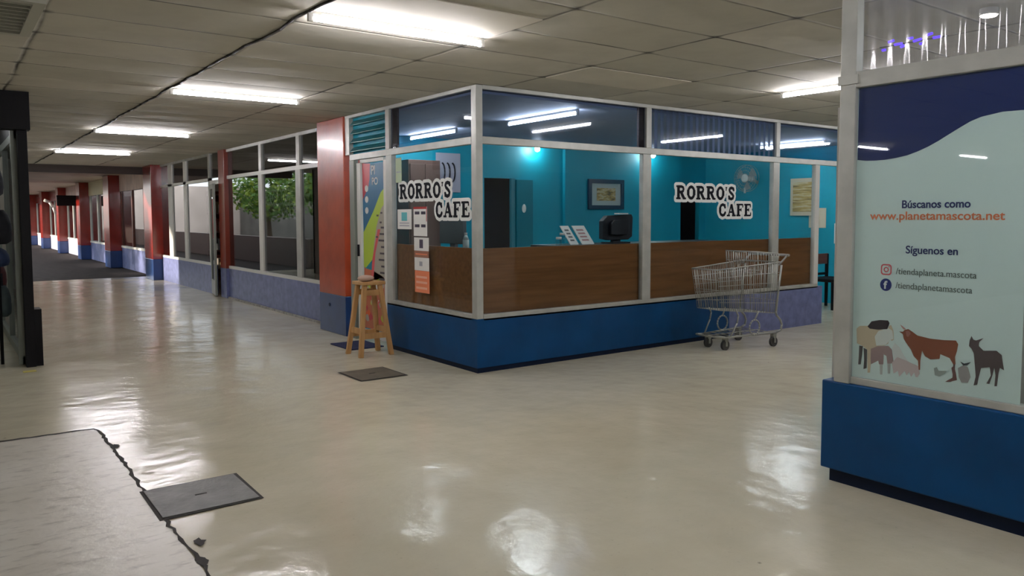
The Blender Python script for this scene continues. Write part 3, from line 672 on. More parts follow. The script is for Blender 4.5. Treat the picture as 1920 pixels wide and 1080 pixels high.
# ------------------------------------------------------------------ slab-serif window lettering
GL = {
 'R': (.84, [([(.19, 0), (.19, 1)], .21), ([(.19, .93), (.46, .93), (.58, .87), (.62, .74), (.58, .6), (.46, .53), (.19, .53)], .14), ([(.42, .5), (.66, .05)], .19), ([(0, .05), (.38, .05)], .1), ([(0, .95), (.3, .95)], .1), ([(.58, .05), (.84, .05)], .1)]),
 'O': (.76, [([(.38+.27*math.sin(a*PI/10), .5+.43*math.cos(a*PI/10)) for a in range(21)], .16), ([(.12, .3), (.12, .7)], .2), ([(.64, .3), (.64, .7)], .2)]),
 'S': (.62, [([(.52, .78), (.46, .90), (.31, .94), (.17, .89), (.12, .76), (.18, .62), (.42, .42), (.50, .30), (.46, .13), (.31, .06), (.16, .10), (.09, .24)], .16), ([(.53, .68), (.53, .98)], .09), ([(.07, .02), (.07, .34)], .09)]),
 "'": (.22, [([(.11, 1), (.11, .9)], .15), ([(.11, .9), (.09, .7)], .08)]),
 'C': (.72, [([(.60, .72), (.53, .88), (.38, .94), (.22, .86), (.14, .68), (.12, .5), (.14, .3), (.22, .14), (.38, .06), (.54, .12), (.62, .28)], .16), ([(.14, .35), (.14, .65)], .2), ([(.61, .64), (.61, .98)], .09)]),
 'A': (.86, [([(.42, .97), (.16, .04)], .1), ([(.42, .97), (.67, .04)], .2), ([(.25, .33), (.6, .33)], .1), ([(0, .05), (.3, .05)], .1), ([(.5, .05), (.86, .05)], .1)]),
 'F': (.70, [([(.19, 0), (.19, 1)], .21), ([(0, .95), (.62, .95)], .1), ([(.62, .98), (.62, .70)], .09), ([(.19, .52), (.46, .52)], .1), ([(.46, .66), (.46, .38)], .08), ([(0, .05), (.4, .05)], .1)]),
 'E': (.74, [([(.19, 0), (.19, 1)], .21), ([(0, .95), (.62, .95)], .1), ([(.62, .98), (.62, .72)], .09), ([(.19, .52), (.46, .52)], .1), ([(.46, .66), (.46, .38)], .08), ([(0, .05), (.64, .05)], .1), ([(.66, .02), (.66, .3)], .09)]),
}
def letter_sdf(word, x0, y0, wd, ht, X, Y):
    tot = sum(GL[c][0] for c in word)+.06*(len(word)-1); k = wd/tot; cx = 0; D = np.full(X.shape, 9.0)
    for c in word:
        adv, st = GL[c]
        for pts, w_ in st:
            P = [((cx+px)*k+x0, py*ht+y0) for px, py in pts]; hw = w_*ht/2*1.42
            for a, b in zip(P[:-1], P[1:]):
                dx, dy = b[0]-a[0], b[1]-a[1]; L = math.hypot(dx, dy) or 1e-6; dx /= L; dy /= L
                u = (X-a[0])*dx+(Y-a[1])*dy; v = np.abs(-(X-a[0])*dy+(Y-a[1])*dx)
                if len(P) == 2:
                    qx = np.abs(u-L/2)-L/2; qy = v-hw
                    d = np.hypot(np.maximum(qx, 0), np.maximum(qy, 0))+np.minimum(np.maximum(qx, qy), 0)
                else:
                    uc = np.clip(u, 0, L); d = np.hypot(u-uc, v)-hw
                D = np.minimum(D, d)
        cx += adv+.06
    return D
def contour_mesh(mb, xs, ys, D, place, lift):
    # filled marching squares: one flat sheet with a clean outline
    nx, ny = len(xs), len(ys); ins = D < 0
    for j in range(ny-1):
        i = 0
        while i < nx-1:
            c = (ins[j, i], ins[j, i+1], ins[j+1, i+1], ins[j+1, i])
            if all(c):
                i0 = i
                while i < nx-1 and ins[j, i] and ins[j, i+1] and ins[j+1, i+1] and ins[j+1, i]: i += 1
                mb.add([place(xs[i0], ys[j], lift), place(xs[i], ys[j], lift), place(xs[i], ys[j+1], lift), place(xs[i0], ys[j+1], lift)], [(0, 1, 2, 3)]); continue
            if any(c):
                q = [(xs[i], ys[j], D[j, i]), (xs[i+1], ys[j], D[j, i+1]), (xs[i+1], ys[j+1], D[j+1, i+1]), (xs[i], ys[j+1], D[j+1, i])]; out = []
                for a, b in zip(q, q[1:]+q[:1]):
                    if a[2] < 0: out.append((a[0], a[1]))
                    if (a[2] < 0) != (b[2] < 0):
                        t = a[2]/(a[2]-b[2]); out.append((a[0]+(b[0]-a[0])*t, a[1]+(b[1]-a[1])*t))
                if len(out) >= 3: mb.add([place(x, y, lift) for x, y in out], [tuple(range(len(out)))])
            i += 1
    return mb
M_INK = mat('black_vinyl', (.004, .005, .010), .6, spec=.1); M_VW = mat('white_vinyl', (.78, .80, .78), .45)
def sign(label, place, s=1.0):
    t = thing('window_sign', label, 'sign', tuple(place(0.55*s, -.2*s, 0)))
    W1 = ("RORRO'S", .04*s, 0, 1.06*s, .155*s); W2 = ('CAFE', .80*s, -.20*s, .64*s, .15*s)
    xs = np.arange(-.02, 1.52*s, .005); ys = np.arange(-.25*s, .20*s, .005); X, Y = np.meshgrid(xs, ys)
    D = np.minimum(letter_sdf(*W1, X, Y), letter_sdf(*W2, X, Y))-.034*s
    contour_mesh(MB(), xs, ys, D, place, .001).build('white_outline', M_VW, t)
    for word, x0, y0, wd, ht in (W1, W2):
        k = wd/(sum(GL[c][0] for c in word)+.06*(len(word)-1)); cx = x0
        for c in word:
            xs = np.arange(cx-.01, cx+GL[c][0]*k+.02, .0035); ys = np.arange(y0-.015, y0+ht+.02, .0035); X, Y = np.meshgrid(xs, ys)
            contour_mesh(MB(), xs, ys, letter_sdf(c, cx, y0, GL[c][0]*k, ht, X, Y), place, .003).build('letter', M_INK, t); cx += (GL[c][0]+.06)*k
sign("RORRO'S CAFE lettering with white outline on the cafe front window", lambda u, v, l: Vector((2.745+u, .024-l, 1.690+v)))
sign("RORRO'S CAFE lettering with white outline on the side window left of the corner post", lambda u, v, l: Vector((.024-l, 1.585-u*1.0, 1.690+v)))
sign("dim RORRO'S CAFE lettering on the corridor window left of the wide orange column", lambda u, v, l: Vector((.2500-l, 6.50-u*.93, 1.72+v*1.1)), 1.0)

# notices taped on the side window
def notice(y0, y1, z0, z1, label, parts_, M=None):
    t = thing('paper_notice', label, 'notice', (.022, (y0+y1)/2, z0))
    box((.0215, y0, z0), (.0245, y1, z1)).build('sheet', M or M_WHITE, t)
    for (a, b, c, d, mm) in parts_:
        box((.0200, y0+(y1-y0)*a, z0+(z1-z0)*b), (.0214, y0+(y1-y0)*c, z0+(z1-z0)*d)).build('printed_mark', mm, t)
M_TQ = mat('turquoise_ink', (.10, .45, .50), .5); M_GI = mat('faint_grey_ink', (.35, .36, .42), .5); M_DK = mat('dark_ink', (.03, .02, .05), .5)
M_OR = mat('orange_paper', (.75, .22, .10), .6); M_BR = mat('brown_paper', (.30, .13, .08), .6); M_RD = mat('red_paper', (.40, .02, .02), .6)
M_ORL = mat('pale_orange_ink', (.80, .42, .30), .6)
notice(1.29, 1.60, 1.36, 1.575, 'white sheet with turquoise mark taped under the first letter of the side window sign', [(.3, .42, .7, .85, M_TQ), (.15, .15, .85, .2, M_GI), (.15, .28, .85, .33, M_GI)])
notice(.96, 1.24, 1.29, 1.60, 'white double sheet with small dark drawings on red backing, top of the notice strip', [(.1, .74, .42, .84, M_DK), (.55, .74, .9, .84, M_DK), (.1, .30, .42, .40, M_DK), (.55, .30, .9, .40, M_DK), (0, .92, 1, 1, M_RD), (0, .5, .04, .92, M_RD)])
notice(.93, 1.235, 1.135, 1.275, 'white sheet with a dark oval emblem, second in the notice strip', [(.38, .2, .62, .85, M_DK)])
notice(.93, 1.235, 1.065, 1.133, 'narrow brown paper between two white sheets of the notice strip', [(.1, .4, .9, .6, M_OR)], M_BR)
notice(.925, 1.23, .925, 1.063, 'blank looking white sheet with faint mark, fourth in the notice strip', [(.45, .35, .65, .7, M_GI)])
notice(.92, 1.225, .69, .923, 'orange paper with pale lines, lowest of the notice strip', [(.15, .16, .9, .26, M_ORL), (.15, .42, .9, .52, M_ORL), (.15, .66, .9, .76, M_ORL)], M_OR)
notice(1.50, 1.63, 1.87, 2.14, 'pale green slip of paper at the top left corner of the side window', [(.1, .4, .9, .45, M_GI)], mat('pale_green_paper', (.45, .55, .38), .6))

# ------------------------------------------------------------------ stool, mats, hatches
st = thing('wooden_stool', 'tall raw pine stool standing in front of the cafe door', 'stool', (-.34, 1.61, 0))
corn = [(-.52, 1.76), (-.52, 1.44), (-.16, 1.76), (-.16, 1.44)]
box((-.475, 1.465, .765), (-.205, 1.735, .80)).build('seat', M_PINE, st, .006)
for x, y in corn:
    tx = -.34+(x+.34)*.5; ty = 1.60+(y-1.60)*.5
    MB().beam((x, y, 0), (tx, ty, .765), .05, .04).build('leg', M_PINE, st, .004)
def at(x, y, zz):
    f = zz/.765; return (x+(-.34+(x+.34)*.5-x)*f, y+(1.60+(y-1.60)*.5-y)*f, zz)
for (i, j, zz) in ((0, 1, .27), (2, 3, .27), (0, 2, .22), (1, 3, .22), (0, 2, .68), (1, 3, .68)):
    a = Vector(at(*corn[i], zz)); b = Vector(at(*corn[j], zz))
    mb = MB(); d = (b-a); 
    if abs(d.x) > abs(d.y): mb.box((min(a.x, b.x), a.y-.012, zz-.03), (max(a.x, b.x), a.y+.012, zz+.03))
    else: mb.box((a.x-.012, min(a.y, b.y), zz-.03), (a.x+.012, max(a.y, b.y), zz+.03))
    mb.build('stretcher', M_PINE, st)
# folded cloth on stool
o = MB()
o.ball((-.40, 1.56, .835), .085, sc=(1, .8, .42)).ball((-.33, 1.62, .83), .06, sc=(1, 1, .5))
recentre(tag(o.build('folded_cloth', mat('pale_pink_cloth', (.5, .35, .28), .9)), 'small crumpled pale cloth lying on top of the pine stool', 'cloth'), (-.36, 1.6, .80))
recentre(tag(box((-.42, 1.93, 0), (.0, 2.47, .012)).build('door_mat', mat('navy_mat', (.006, .014, .07), .9, bump=.5, bscale=120)), 'navy blue door mat behind the pine stool at the cafe door', 'mat'), (-.2, 2.2, 0))
def hatch(x0, y0, x1, y1, label, M):
    t = thing('floor_hatch', label, 'floor hatch', ((x0+x1)/2, (y0+y1)/2, 0))
    r2 = random.Random(int(abs(x0)*100))
    mb = MB(); e = .012
    ring = [(x0, y0), (x1, y0), (x1, y1), (x0, y1)]
    mb.poly([(a+r2.uniform(-.006, .006)+(-e if a == x0 else e), b+r2.uniform(-.006, .006)+(-e if b == y0 else e), .0045) for a, b in ring], .0012, (0, 0, 1)).build('rim', M_CRACK, t)
    MB().box((x0+.008, y0+.008, .004), (x1-.008, y1-.008, .010)).build('cover_plate', M, t, .002)
    MB().box(((x0+x1)/2-.03, (y0+y1)/2-.006, .010), ((x0+x1)/2+.03, (y0+y1)/2+.006, .012)).build('lifting_slot', M_CRACK, t)
hatch(-3.25, -2.035, -2.75, -1.555, 'dark grey metal floor hatch cover beside the cracked slab edge', mat('worn_grey_plate', (.085, .085, .078), .45, nscale=7, namt=.45, bump=.3, bscale=30))
hatch(-1.04, .345, -.58, .835, 'brownish floor hatch cover in front of the cafe corner, further back', mat('brown_grey_plate', (.10, .085, .06), .6, nscale=8, namt=.25))
recentre(tag(box((-3.47, 2.70, .0), (-3.36, 2.79, .003)).build('floor_tape', mat('yellow_tape', (.5, .42, .08), .6)), 'short worn yellow tape mark on the floor at the foot of the black shop post', 'tape'), (-3.41, 2.75, 0))

# ------------------------------------------------------------------ shopping trolley
tr = thing('shopping_trolley', 'chrome wire shopping trolley parked against the cafe front wall', 'shopping trolley', (3.2, -.45, 0))
TT = Matrix.Translation((2.73, -.45, 0)) @ Matrix.Rotation(math.radians(-3.5), 4, 'Z')
def tm(): q = MB(); q.T = TT; return q
def lerp(a, b, t): return a+(b-a)*t
Lb = .95
def bw(u, top):  # half width of basket at distance u from front
    return lerp(.19, .265, u/Lb)*(1 if top else .88)
ztop = lambda u: lerp(.905, .965, u/Lb)
zbot = lambda u: lerp(.455, .375, u/Lb)
uf = lambda t, u: u  # noqa
def side_pt(u, f, s):  # f 0 bottom .. 1 top
    uu = lerp(lerp(.07, Lb-.02, u/Lb), u, f)
    return (uu, s*lerp(bw(u, False), bw(u, True), f), lerp(zbot(u), ztop(u), f))
rim = tm()
for s in (-1, 1): rim.tube([side_pt(0, 1, s), side_pt(Lb, 1, s)], .0065)
rim.tube([side_pt(0, 1, -1), side_pt(0, 1, 1)], .0065); rim.tube([side_pt(Lb, 1, -1), side_pt(Lb, 1, 1)], .0065)
rim.build('basket_rim', M_CHROME, tr)
for s in (-1, 1):
    sd = tm()
    for k in range(31): sd.rod(side_pt(Lb*k/30, 0, s), side_pt(Lb*k/30, 1, s), 0.0033, n=5)
    for f in (0, .2, .4, .6, .8): sd.rod(side_pt(0, f, s), side_pt(Lb, f, s), .0034, n=5)
    sd.build('basket_side', M_CHROME, tr)
fr = tm(); rr_ = tm(); bo = tm()
for k in range(11):
    y = k/10*2-1
    def q(u, f, y): p = side_pt(u, f, 1); return (p[0], p[1]*y, p[2])
    fr.rod(q(0, 0, y), q(0, 1, y), 0.0033, n=5); rr_.rod(q(Lb, 0, y), q(Lb, 1, y), 0.0033, n=5)
    bo.rod(q(0, 0, y), q(Lb, 0, y), .003, n=5)
for f in (.25, .5, .75): fr.rod(q(0, f, -1), q(0, f, 1), .003, n=5); rr_.rod(q(Lb, f, -1), q(Lb, f, 1), .003, n=5)
for k in range(16): bo.rod(q(Lb*k/15, 0, -1), q(Lb*k/15, 0, 1), .003, n=5)
fr.build('basket_front', M_CHROME, tr); rr_.build('basket_gate', M_CHROME, tr); bo.build('basket_floor', M_CHROME, tr)
cs = tm()  # folded child seat standing above the rim
for k in range(15): cs.rod((.62+k*.0, -.22+.44*k/14, .80), (.60, -.22+.44*k/14, 1.09), 0.0033, n=5)
for k in range(9): cs.rod((.62+.33*k/8, -.235, lerp(.88, .95, k/8)), (.60+.36*k/8, -.235, lerp(1.09, 1.06, k/8)), 0.0033, n=5); cs.rod((.62+.33*k/8, .235, lerp(.88, .95, k/8)), (.60+.36*k/8, .235, lerp(1.09, 1.06, k/8)), 0.0033, n=5)
cs.tube([(.95, -.235, 1.06), (.60, -.235, 1.09), (.60, .235, 1.09), (.95, .235, 1.06)], .006); cs.tube([(.62, -.235, .88), (.62, .235, .88)], .004)
cs.rod((.61, -.235, .98), (.61, .235, .98), .003, n=5)
cs.build('child_seat', M_CHROME, tr)
hd = tm(); hd.tube([(Lb-.02, -.262, .93), (1.06, -.265, 1.035), (1.06, -.265, 1.04)], .011); hd.tube([(Lb-.02, .262, .93), (1.06, .265, 1.035)], .011); hd.rod((1.065, -.29, 1.04), (1.065, .29, 1.04), .015, n=12)
hd.build('push_handle', mat('grey_handle', (.28, .28, .27), .4), tr)
for s in (-1, 1):
    lg = tm(); lg.tube([(.97, s*.262, .93), (.89, s*.262, .40), (.90, s*.26, .36), (.97, s*.26, .30), (1.0, s*.26, .24), (.98, s*.26, .18), (.90, s*.255, .155)], .012)
    lg.tube([(.90, s*.255, .155), (.15, s*.17, .15), (.02, s*.13, .165)], .012)
    lg.build('side_frame', M_CHROME, tr)
    lp = tm(); c = (.56, .24); lp.tube([(.62, s*.24, .42)]+[(c[0]+.085*math.sin(a), s*.235, c[1]+.085*math.cos(a)) for a in [i*PI/8 for i in range(0, 17)]], .009)
    lp.tube([(.30, s*.2, .44), (.33, s*.2, .38), (.31, s*.2, .30), (.22, s*.19, .16)], .009); lp.build('support_loop', M_CHROME, tr)
lw = tm()
for k in range(9): lw.rod((.06+k*.1, -lerp(.14, .25, k/8.5), .16), (.06+k*.1, lerp(.14, .25, k/8.5), .16), .004, n=5)
lw.tube([(.02, -.13, .165), (-.02, 0, .17), (.02, .13, .165)], .01); lw.rod((.05, 0, .16), (.9, 0, .16), .005, n=5)
lw.build('lower_rack', M_CHROME, tr)
for (u, v_) in ((.20, -.13), (.20, .12), (.86, -.255), (.86, .255)):
    cst = tm(); cst.box((u-.022, v_-.028, .10), (u+.022, v_-.02, .15)); cst.box((u-.022, v_+.02, .10), (u+.022, v_+.028, .15)); cst.box((u-.024, v_-.028, .14), (u+.024, v_+.028, .15))
    cst.box((u-.012, v_-.028, .045), (u+.012, v_-.02, .11)); cst.box((u-.012, v_+.02, .045), (u+.012, v_+.028, .11)); cst.rod((u, v_-.03, .055), (u, v_+.03, .055), .006)
    c_ = cst.build('castor', M_CHROME, tr)
    wl_ = tm(); wl_.rod((u, v_-.017, .0555), (u, v_+.017, .0555), .055, n=20); wl_.build('wheel', M_RUBBER, c_)

# ------------------------------------------------------------------ right shop
bm_ = MB()
struct('wall_shop_right', box((-.10, -11, .075), (.10, -3.64, .575)), M_BLUE, bevel=.008)
struct('baseboard_shop_right', box((-.068, -11, 0), (.08, -3.68, .075)), M_NAVYK)
w6 = win('window_5')
box((-.10, -3.80, .575), (-.03, -3.71, H-.002)).build('corner_post', M_ALU, w6, .004)
box((-.085, -11, .575), (-.02, -3.80, .615)).build('sill', M_ALU, w6, .004)
box((-.10, -11, 2.18), (-.02, -3.80, 2.265)).build('rail', M_ALU, w6, .004)
box((-.10, -3.815, 2.20), (-.108, -3.70, 2.25)).build('rail_bracket', M_ALU, w6, .002)
box((-.085, -11, 2.66), (-.02, -3.80, H-.002)).build('head_rail', M_ALU, w6)
box((-.085, -5.95, .615), (-.02, -5.85, 2.66)).build('mullion', M_ALU, w6)
box((-.080, -11, .615), (-.074, -3.80, 2.18)).build('pane', M_GLASS, w6)
gg = ribbed('ribbed_clear_sheet', (.40, .42, .48), .38)
rb = MB(); k_ = 276; y0, y1 = -5.85, -3.80
pts = [(-.052+.012*math.cos(i*PI/6), y0+(y1-y0)*i/k_) for i in range(k_+1)]
rb.add([(x, y, 2.265) for x, y in pts]+[(x, y, 2.66) for x, y in pts], [(i, i+1, k_+2+i, k_+1+i) for i in range(k_)], 0, True); rb.build('ribbed_clerestory_pane', gg, w6)
struct('wall_shop_right_inner', MB().box((3.2, -11, 0), (3.3, -3.64, H)).box((.0, -3.72, 0), (3.3, -3.64, 2.1)), M_GREYW)
tube_light(1.2, -5.3, 'y', 'interior tube light inside the pet shop behind its ribbed upper pane', zz=H, m=M_TUBEI)
tube_light(-4.6, 5.2, 'x', 'added unseen tube light on the ceiling of the left shop', zz=H, m=M_TUBEI)  # lamp added out of view to brighten the left shop
pl = thing('led_sign_light', 'violet led light glowing inside the pet shop behind the ribbed upper pane', 'light', (.4, -3.85, 2.42))
for k in range(9):
    zc = 2.475+.02*((k*5) % 3-1)
    MB().rod((.38, -3.68-.036*k, zc), (.38, -3.700-.036*k-.012*(k % 3), zc+.006*(k % 2)), .007, n=6).build('led', M_PURPLE, pl)
MB().box((.388, -4.04, 2.472), (.396, -3.66, 2.478)).build('housing', M_BLACK, pl)
sp_ = thing('ceiling_spot', 'small bright round ceiling spot inside the pet shop', 'light', (1.03, -3.98, H))
MB().rod((1.03, -3.98, H), (1.03, -3.98, H-.04), .05, n=16).build('housing', M_WHITE, sp_); MB().rod((1.03, -3.98, H-.04), (1.03, -3.98, H-.046), .04, n=16).build('lens', M_BULB, sp_)

# banner
bn = thing('window_banner', 'mint white pet shop banner with navy wave, web address and farm animals', 'banner', (-.066, -4.2, .62))
XB = -.070
mb = MB(); mb.box((XB, -4.628, .600), (XB+.003, -3.80, 2.18)); mb.build('sheet', mat('mint_white_vinyl', (.70, .82, .77), .45), bn)
wave = [(-3.803, 1.796), (-3.85, 1.789), (-3.899, 1.787), (-3.955, 1.788), (-4.013, 1.794), (-4.07, 1.804), (-4.122, 1.820), (-4.175, 1.841), (-4.225, 1.866), (-4.275, 1.895), (-4.323, 1.922), (-4.37, 1.947), (-4.418, 1.964), (-4.51, 1.978), (-4.628, 1.976)]
MB().add([(XB-.0008, y, zz) for y, zz in wave]+[(XB-.0008, y, 2.178) for y, zz in wave], [(i, i+1, len(wave)+i+1, len(wave)+i) for i in range(len(wave)-1)]).build('navy_wave', mat('navy_print', (.008, .022, .12), .4), bn)
M_NT = mat('navy_text', (.02, .03, .13), .5); M_OT = mat('orange_text', (.75, .20, .08), .5); M_GT = mat('grey_green_text', (.12, .15, .13), .5)
rt = (0, -1, 0); up = (0, 0, 1); xo = XB-.0012
text_mesh('lettering', 'B\u00fascanos como', .056, (xo, -4.052, 1.535), rt, up, M_NT, bn, .0012, width=.332)
text_mesh('lettering', 'www.planetamascota.net', .060, (xo, -3.882, 1.475), rt, up, M_OT, bn, .0008, width=.655)
text_mesh('lettering', 'S\u00edguenos en', .056, (xo, -4.078, 1.302), rt, up, M_NT, bn, .0008, width=.255)
text_mesh('lettering', '/tiendaplaneta.mascota', .046, (xo, -4.030, 1.192), rt, up, M_GT, bn, 0, width=.392)
text_mesh('lettering', '/tiendaplanetamascota', .046, (xo, -4.030, 1.118), rt, up, M_GT, bn, 0, width=.375)
# camera icon and letter f icon
ic = MB(); cy, cz = -3.978, 1.212
def rrect(cy, cz, w_, h_, r, n=6):
    out = []
    for sx, sz, a0 in ((1, 1, 0), (-1, 1, PI/2), (-1, -1, PI), (1, -1, 1.5*PI)):
        for i in range(n+1):
            a = a0+i*PI/2/n; out.append((cy+sx*(w_/2-r)+r*math.cos(a), cz+sz*(h_/2-r)+r*math.sin(a)))
    return out
o1 = rrect(cy, cz, .058, .058, .016); o2 = rrect(cy, cz, .044, .044, .011); k = len(o1)
ic.add([(xo, a, b) for a, b in o1+o2], [(i, (i+1) % k, (i+1) % k+k, i+k) for i in range(k)])
o1 = [(cy+.014*math.cos(i*PI/10), cz+.014*math.sin(i*PI/10)) for i in range(20)]; o2 = [(cy+.008*math.cos(i*PI/10), cz+.008*math.sin(i*PI/10)) for i in range(20)]
ic.add([(xo, a, b) for a, b in o1+o2], [(i, (i+1) % 20, (i+1) % 20+20, i+20) for i in range(20)]); ic.box((xo, cy-.017, cz+.013), (xo-.0005, cy-.012, cz+.018))
ic.build('camera_icon', mat('coral_print', (.72, .12, .14), .5), bn)
cz = 1.132; MB().add([(xo, cy+.031*math.cos(i*PI/14), cz+.033*math.sin(i*PI/14)) for i in range(28)], [tuple(range(28))]).build('round_icon', mat('deep_blue_print', (.006, .02, .16), .5), bn)
text_mesh('icon_letter', 'f', .056, (xo-.001, cy+.010, cz-.020), rt, up, M_VW, bn, .002)
AN = {
'horse': [(-3.822, 0.881), (-3.84, 0.898), (-3.892, 0.904), (-3.943, 0.892), (-3.993, 0.891), (-4.002, 0.916), (-4.012, 0.922), (-4.025, 0.894), (-4.029, 0.847), (-4.019, 0.838), (-4.006, 0.848), (-4.0, 0.823), (-3.98, 0.808), (-3.945, 0.801), (-3.905, 0.781), (-3.907, 0.697), (-3.904, 0.651), (-3.891, 0.649), (-3.886, 0.773), (-3.859, 0.79), (-3.827, 0.801)],
'horse_white': [(-3.945, .882), (-4.0, .903), (-4.02, .893), (-4.027, .850), (-4.012, .843), (-3.985, .812), (-3.935, .802), (-3.925, .85)],
'sheepdog': [(-4.02, .80), (-4.035, .83), (-4.06, .81), (-4.085, .77), (-4.12, .73), (-4.09, .69), (-4.04, .72)],
'horse_leg': [(-3.84, 0.79), (-3.861, 0.79), (-3.857, 0.739), (-3.851, 0.688), (-3.837, 0.686), (-3.839, 0.737)],
'horse_leg2': [(-3.865, 0.781), (-3.885, 0.774), (-3.885, 0.673), (-3.867, 0.665), (-3.87, 0.716)],
'mane': [(-3.884, 0.9), (-3.906, 0.93), (-3.952, 0.942), (-3.996, 0.944), (-4.004, 0.931), (-3.993, 0.898), (-3.943, 0.889), (-3.897, 0.889)],
'calf': [(-3.903, 0.781), (-3.93, 0.798), (-4.0, 0.809), (-4.02, 0.792), (-4.032, 0.721), (-3.998, 0.715), (-3.992, 0.754), (-3.977, 0.761), (-3.976, 0.707), (-3.953, 0.704), (-3.948, 0.723), (-3.908, 0.697)],
'calf2': [(-3.956, 0.704), (-3.973, 0.707), (-3.972, 0.652), (-3.96, 0.65)],
'calf3': [(-3.998, 0.715), (-4.015, 0.718), (-4.014, 0.664), (-4.002, 0.662)],
'pig': [(-4.022, 0.724), (-4.05, 0.757), (-4.099, 0.745), (-4.127, 0.735), (-4.16, 0.726), (-4.168, 0.689), (-4.157, 0.668), (-4.147, .668), (-4.14, .69), (-4.124, 0.665), (-4.115, .69), (-4.101, 0.669), (-4.09, .69), (-4.063, 0.655), (-4.055, .685), (-4.033, 0.667)],
'cow': [(-4.056, 0.893), (-4.075, 0.893), (-4.084, 0.904), (-4.103, 0.911), (-4.122, 0.901), (-4.151, 0.883), (-4.215, 0.875), (-4.282, 0.876), (-4.338, 0.881), (-4.349, 0.864), (-4.344, 0.827), (-4.336, 0.799), (-4.34, 0.763), (-4.329, 0.761), (-4.311, 0.79), (-4.266, 0.803), (-4.263, 0.779), (-4.218, 0.77), (-4.191, 0.782), (-4.176, 0.809), (-4.169, 0.756), (-4.169, 0.708), (-4.162, 0.707), (-4.157, 0.754), (-4.135, 0.774), (-4.12, 0.806), (-4.096, 0.836), (-4.081, 0.858), (-4.076, 0.881)],
'cow_face': [(-4.089, 0.9), (-4.106, 0.903), (-4.118, 0.89), (-4.104, 0.87), (-4.095, 0.874)],
'cow_horn': [(-4.08, .905), (-4.068, .918), (-4.060, .93), (-4.074, .922), (-4.092, .909)],
'cow_leg': [(-4.329, 0.761), (-4.338, 0.763), (-4.337, 0.717), (-4.349, 0.686), (-4.327, 0.678)],
'donkey': [(-4.399, 0.862), (-4.401, 0.889), (-4.409, 0.913), (-4.418, 0.896), (-4.43, 0.893), (-4.463, 0.909), (-4.444, 0.886), (-4.443, 0.868), (-4.465, 0.848), (-4.521, 0.856), (-4.545, 0.838), (-4.551, 0.799), (-4.557, 0.768), (-4.539, 0.776), (-4.534, 0.749), (-4.529, 0.687), (-4.518, 0.685), (-4.521, 0.738), (-4.515, 0.772), (-4.508, 0.736), (-4.496, 0.693), (-4.483, 0.692), (-4.501, 0.734), (-4.495, 0.773), (-4.457, 0.763), (-4.448, 0.717), (-4.442, 0.679), (-4.426, 0.673), (-4.434, 0.719), (-4.428, 0.776), (-4.422, 0.829), (-4.411, 0.85)],
'goose': [(-4.237, 0.728), (-4.251, 0.735), (-4.26, 0.718), (-4.3, 0.724), (-4.291, 0.709), (-4.265, 0.691), (-4.243, 0.692)],
'hen': [(-4.321, 0.742), (-4.333, 0.757), (-4.341, 0.726), (-4.349, 0.686), (-4.314, 0.671), (-4.293, 0.668), (-4.331, 0.697)],
'rabbit': [(-4.351, 0.746), (-4.376, 0.764), (-4.397, 0.758), (-4.411, 0.711), (-4.4, 0.682), (-4.37, 0.677), (-4.357, 0.702)],
'bird': [(-4.361, 0.78), (-4.38, 0.773), (-4.411, 0.785), (-4.393, 0.766), (-4.376, 0.762)],
}
AC = {'horse': (.62, .50, .34), 'horse_white': (.74, .76, .70), 'sheepdog': (.70, .72, .68), 'horse_leg': (.08, .07, .07), 'horse_leg2': (.10, .09, .09), 'mane': (.03, .015, .02), 'calf': (.36, .24, .23), 'calf2': (.5, .5, .46), 'calf3': (.45, .45, .42),
      'pig': (.62, .50, .48), 'cow': (.27, .075, .03), 'cow_face': (.40, .16, .13), 'cow_horn': (.5, .25, .22), 'cow_leg': (.07, .04, .04), 'donkey': (.09, .06, .06), 'goose': (.32, .36, .32), 'hen': (.16, .06, .05), 'rabbit': (.36, .33, .31), 'bird': (.05, .06, .06)}
am = MB(); amats = []
for i, k in enumerate(('calf', 'calf2', 'calf3', 'horse', 'horse_white', 'sheepdog', 'horse_leg', 'horse_leg2', 'mane', 'pig', 'cow_horn', 'cow', 'cow_face', 'cow_leg', 'goose', 'hen', 'rabbit', 'bird', 'donkey')):
    amats.append(mat('animal_print_'+k, AC[k], .5)); am.poly([(xo-.0002-.00008*i, y, zz) for y, zz in AN[k]], .0004, (1, 0, 0), i)
am.build('animal_picture', amats, bn)

# ------------------------------------------------------------------ left shop
struct('wall_left_shop_back', box((-9.1, 3.0, 0), (-9, 13.5, H)), M_GREYW)
struct('wall_left_shop_front', box((-18, 3.0, 0), (-5.6, 3.1, H)), M_GREYW)
struct('wall_left_shop_end', box((-9, 13.4, 0), (-3.4, 13.5, H)), M_GREYW)
struct('wall_corridor_left', box((-3.5, 6.6, 0), (-3.4, 13.5, H)), mat('dim_beige_wall', (.36, .33, .28), .6))
struct('trim_4', box((-5.6, 2.93, 2.36), (-3.31, 3.12, H-.002)), M_BLACK, 'black header board over the left shop front')
w7 = win('window_6')
box((-3.42, 2.98, 0.0), (-3.335, 3.10, 2.36)).build('corner_post', M_BLACK, w7, .004)
box((-3.44, 3.10, .02), (-3.38, 6.6, .10)).build('bottom_rail', M_GREENF, w7)
box((-3.44, 3.10, 2.28), (-3.38, 6.6, 2.36)).build('rail', M_GREENF, w7)
box((-3.47, 3.10, .02), (-3.42, 3.19, 2.36)).build('stile', M_GREENF, w7)
for yy in (4.8, 6.5): box((-3.44, yy, .1), (-3.38, yy+.07, 2.28)).build('mullion', M_GREENF, w7)
box((-3.413, 3.19, .10), (-3.407, 6.5, 2.28)).build('pane', M_GLASSD, w7)
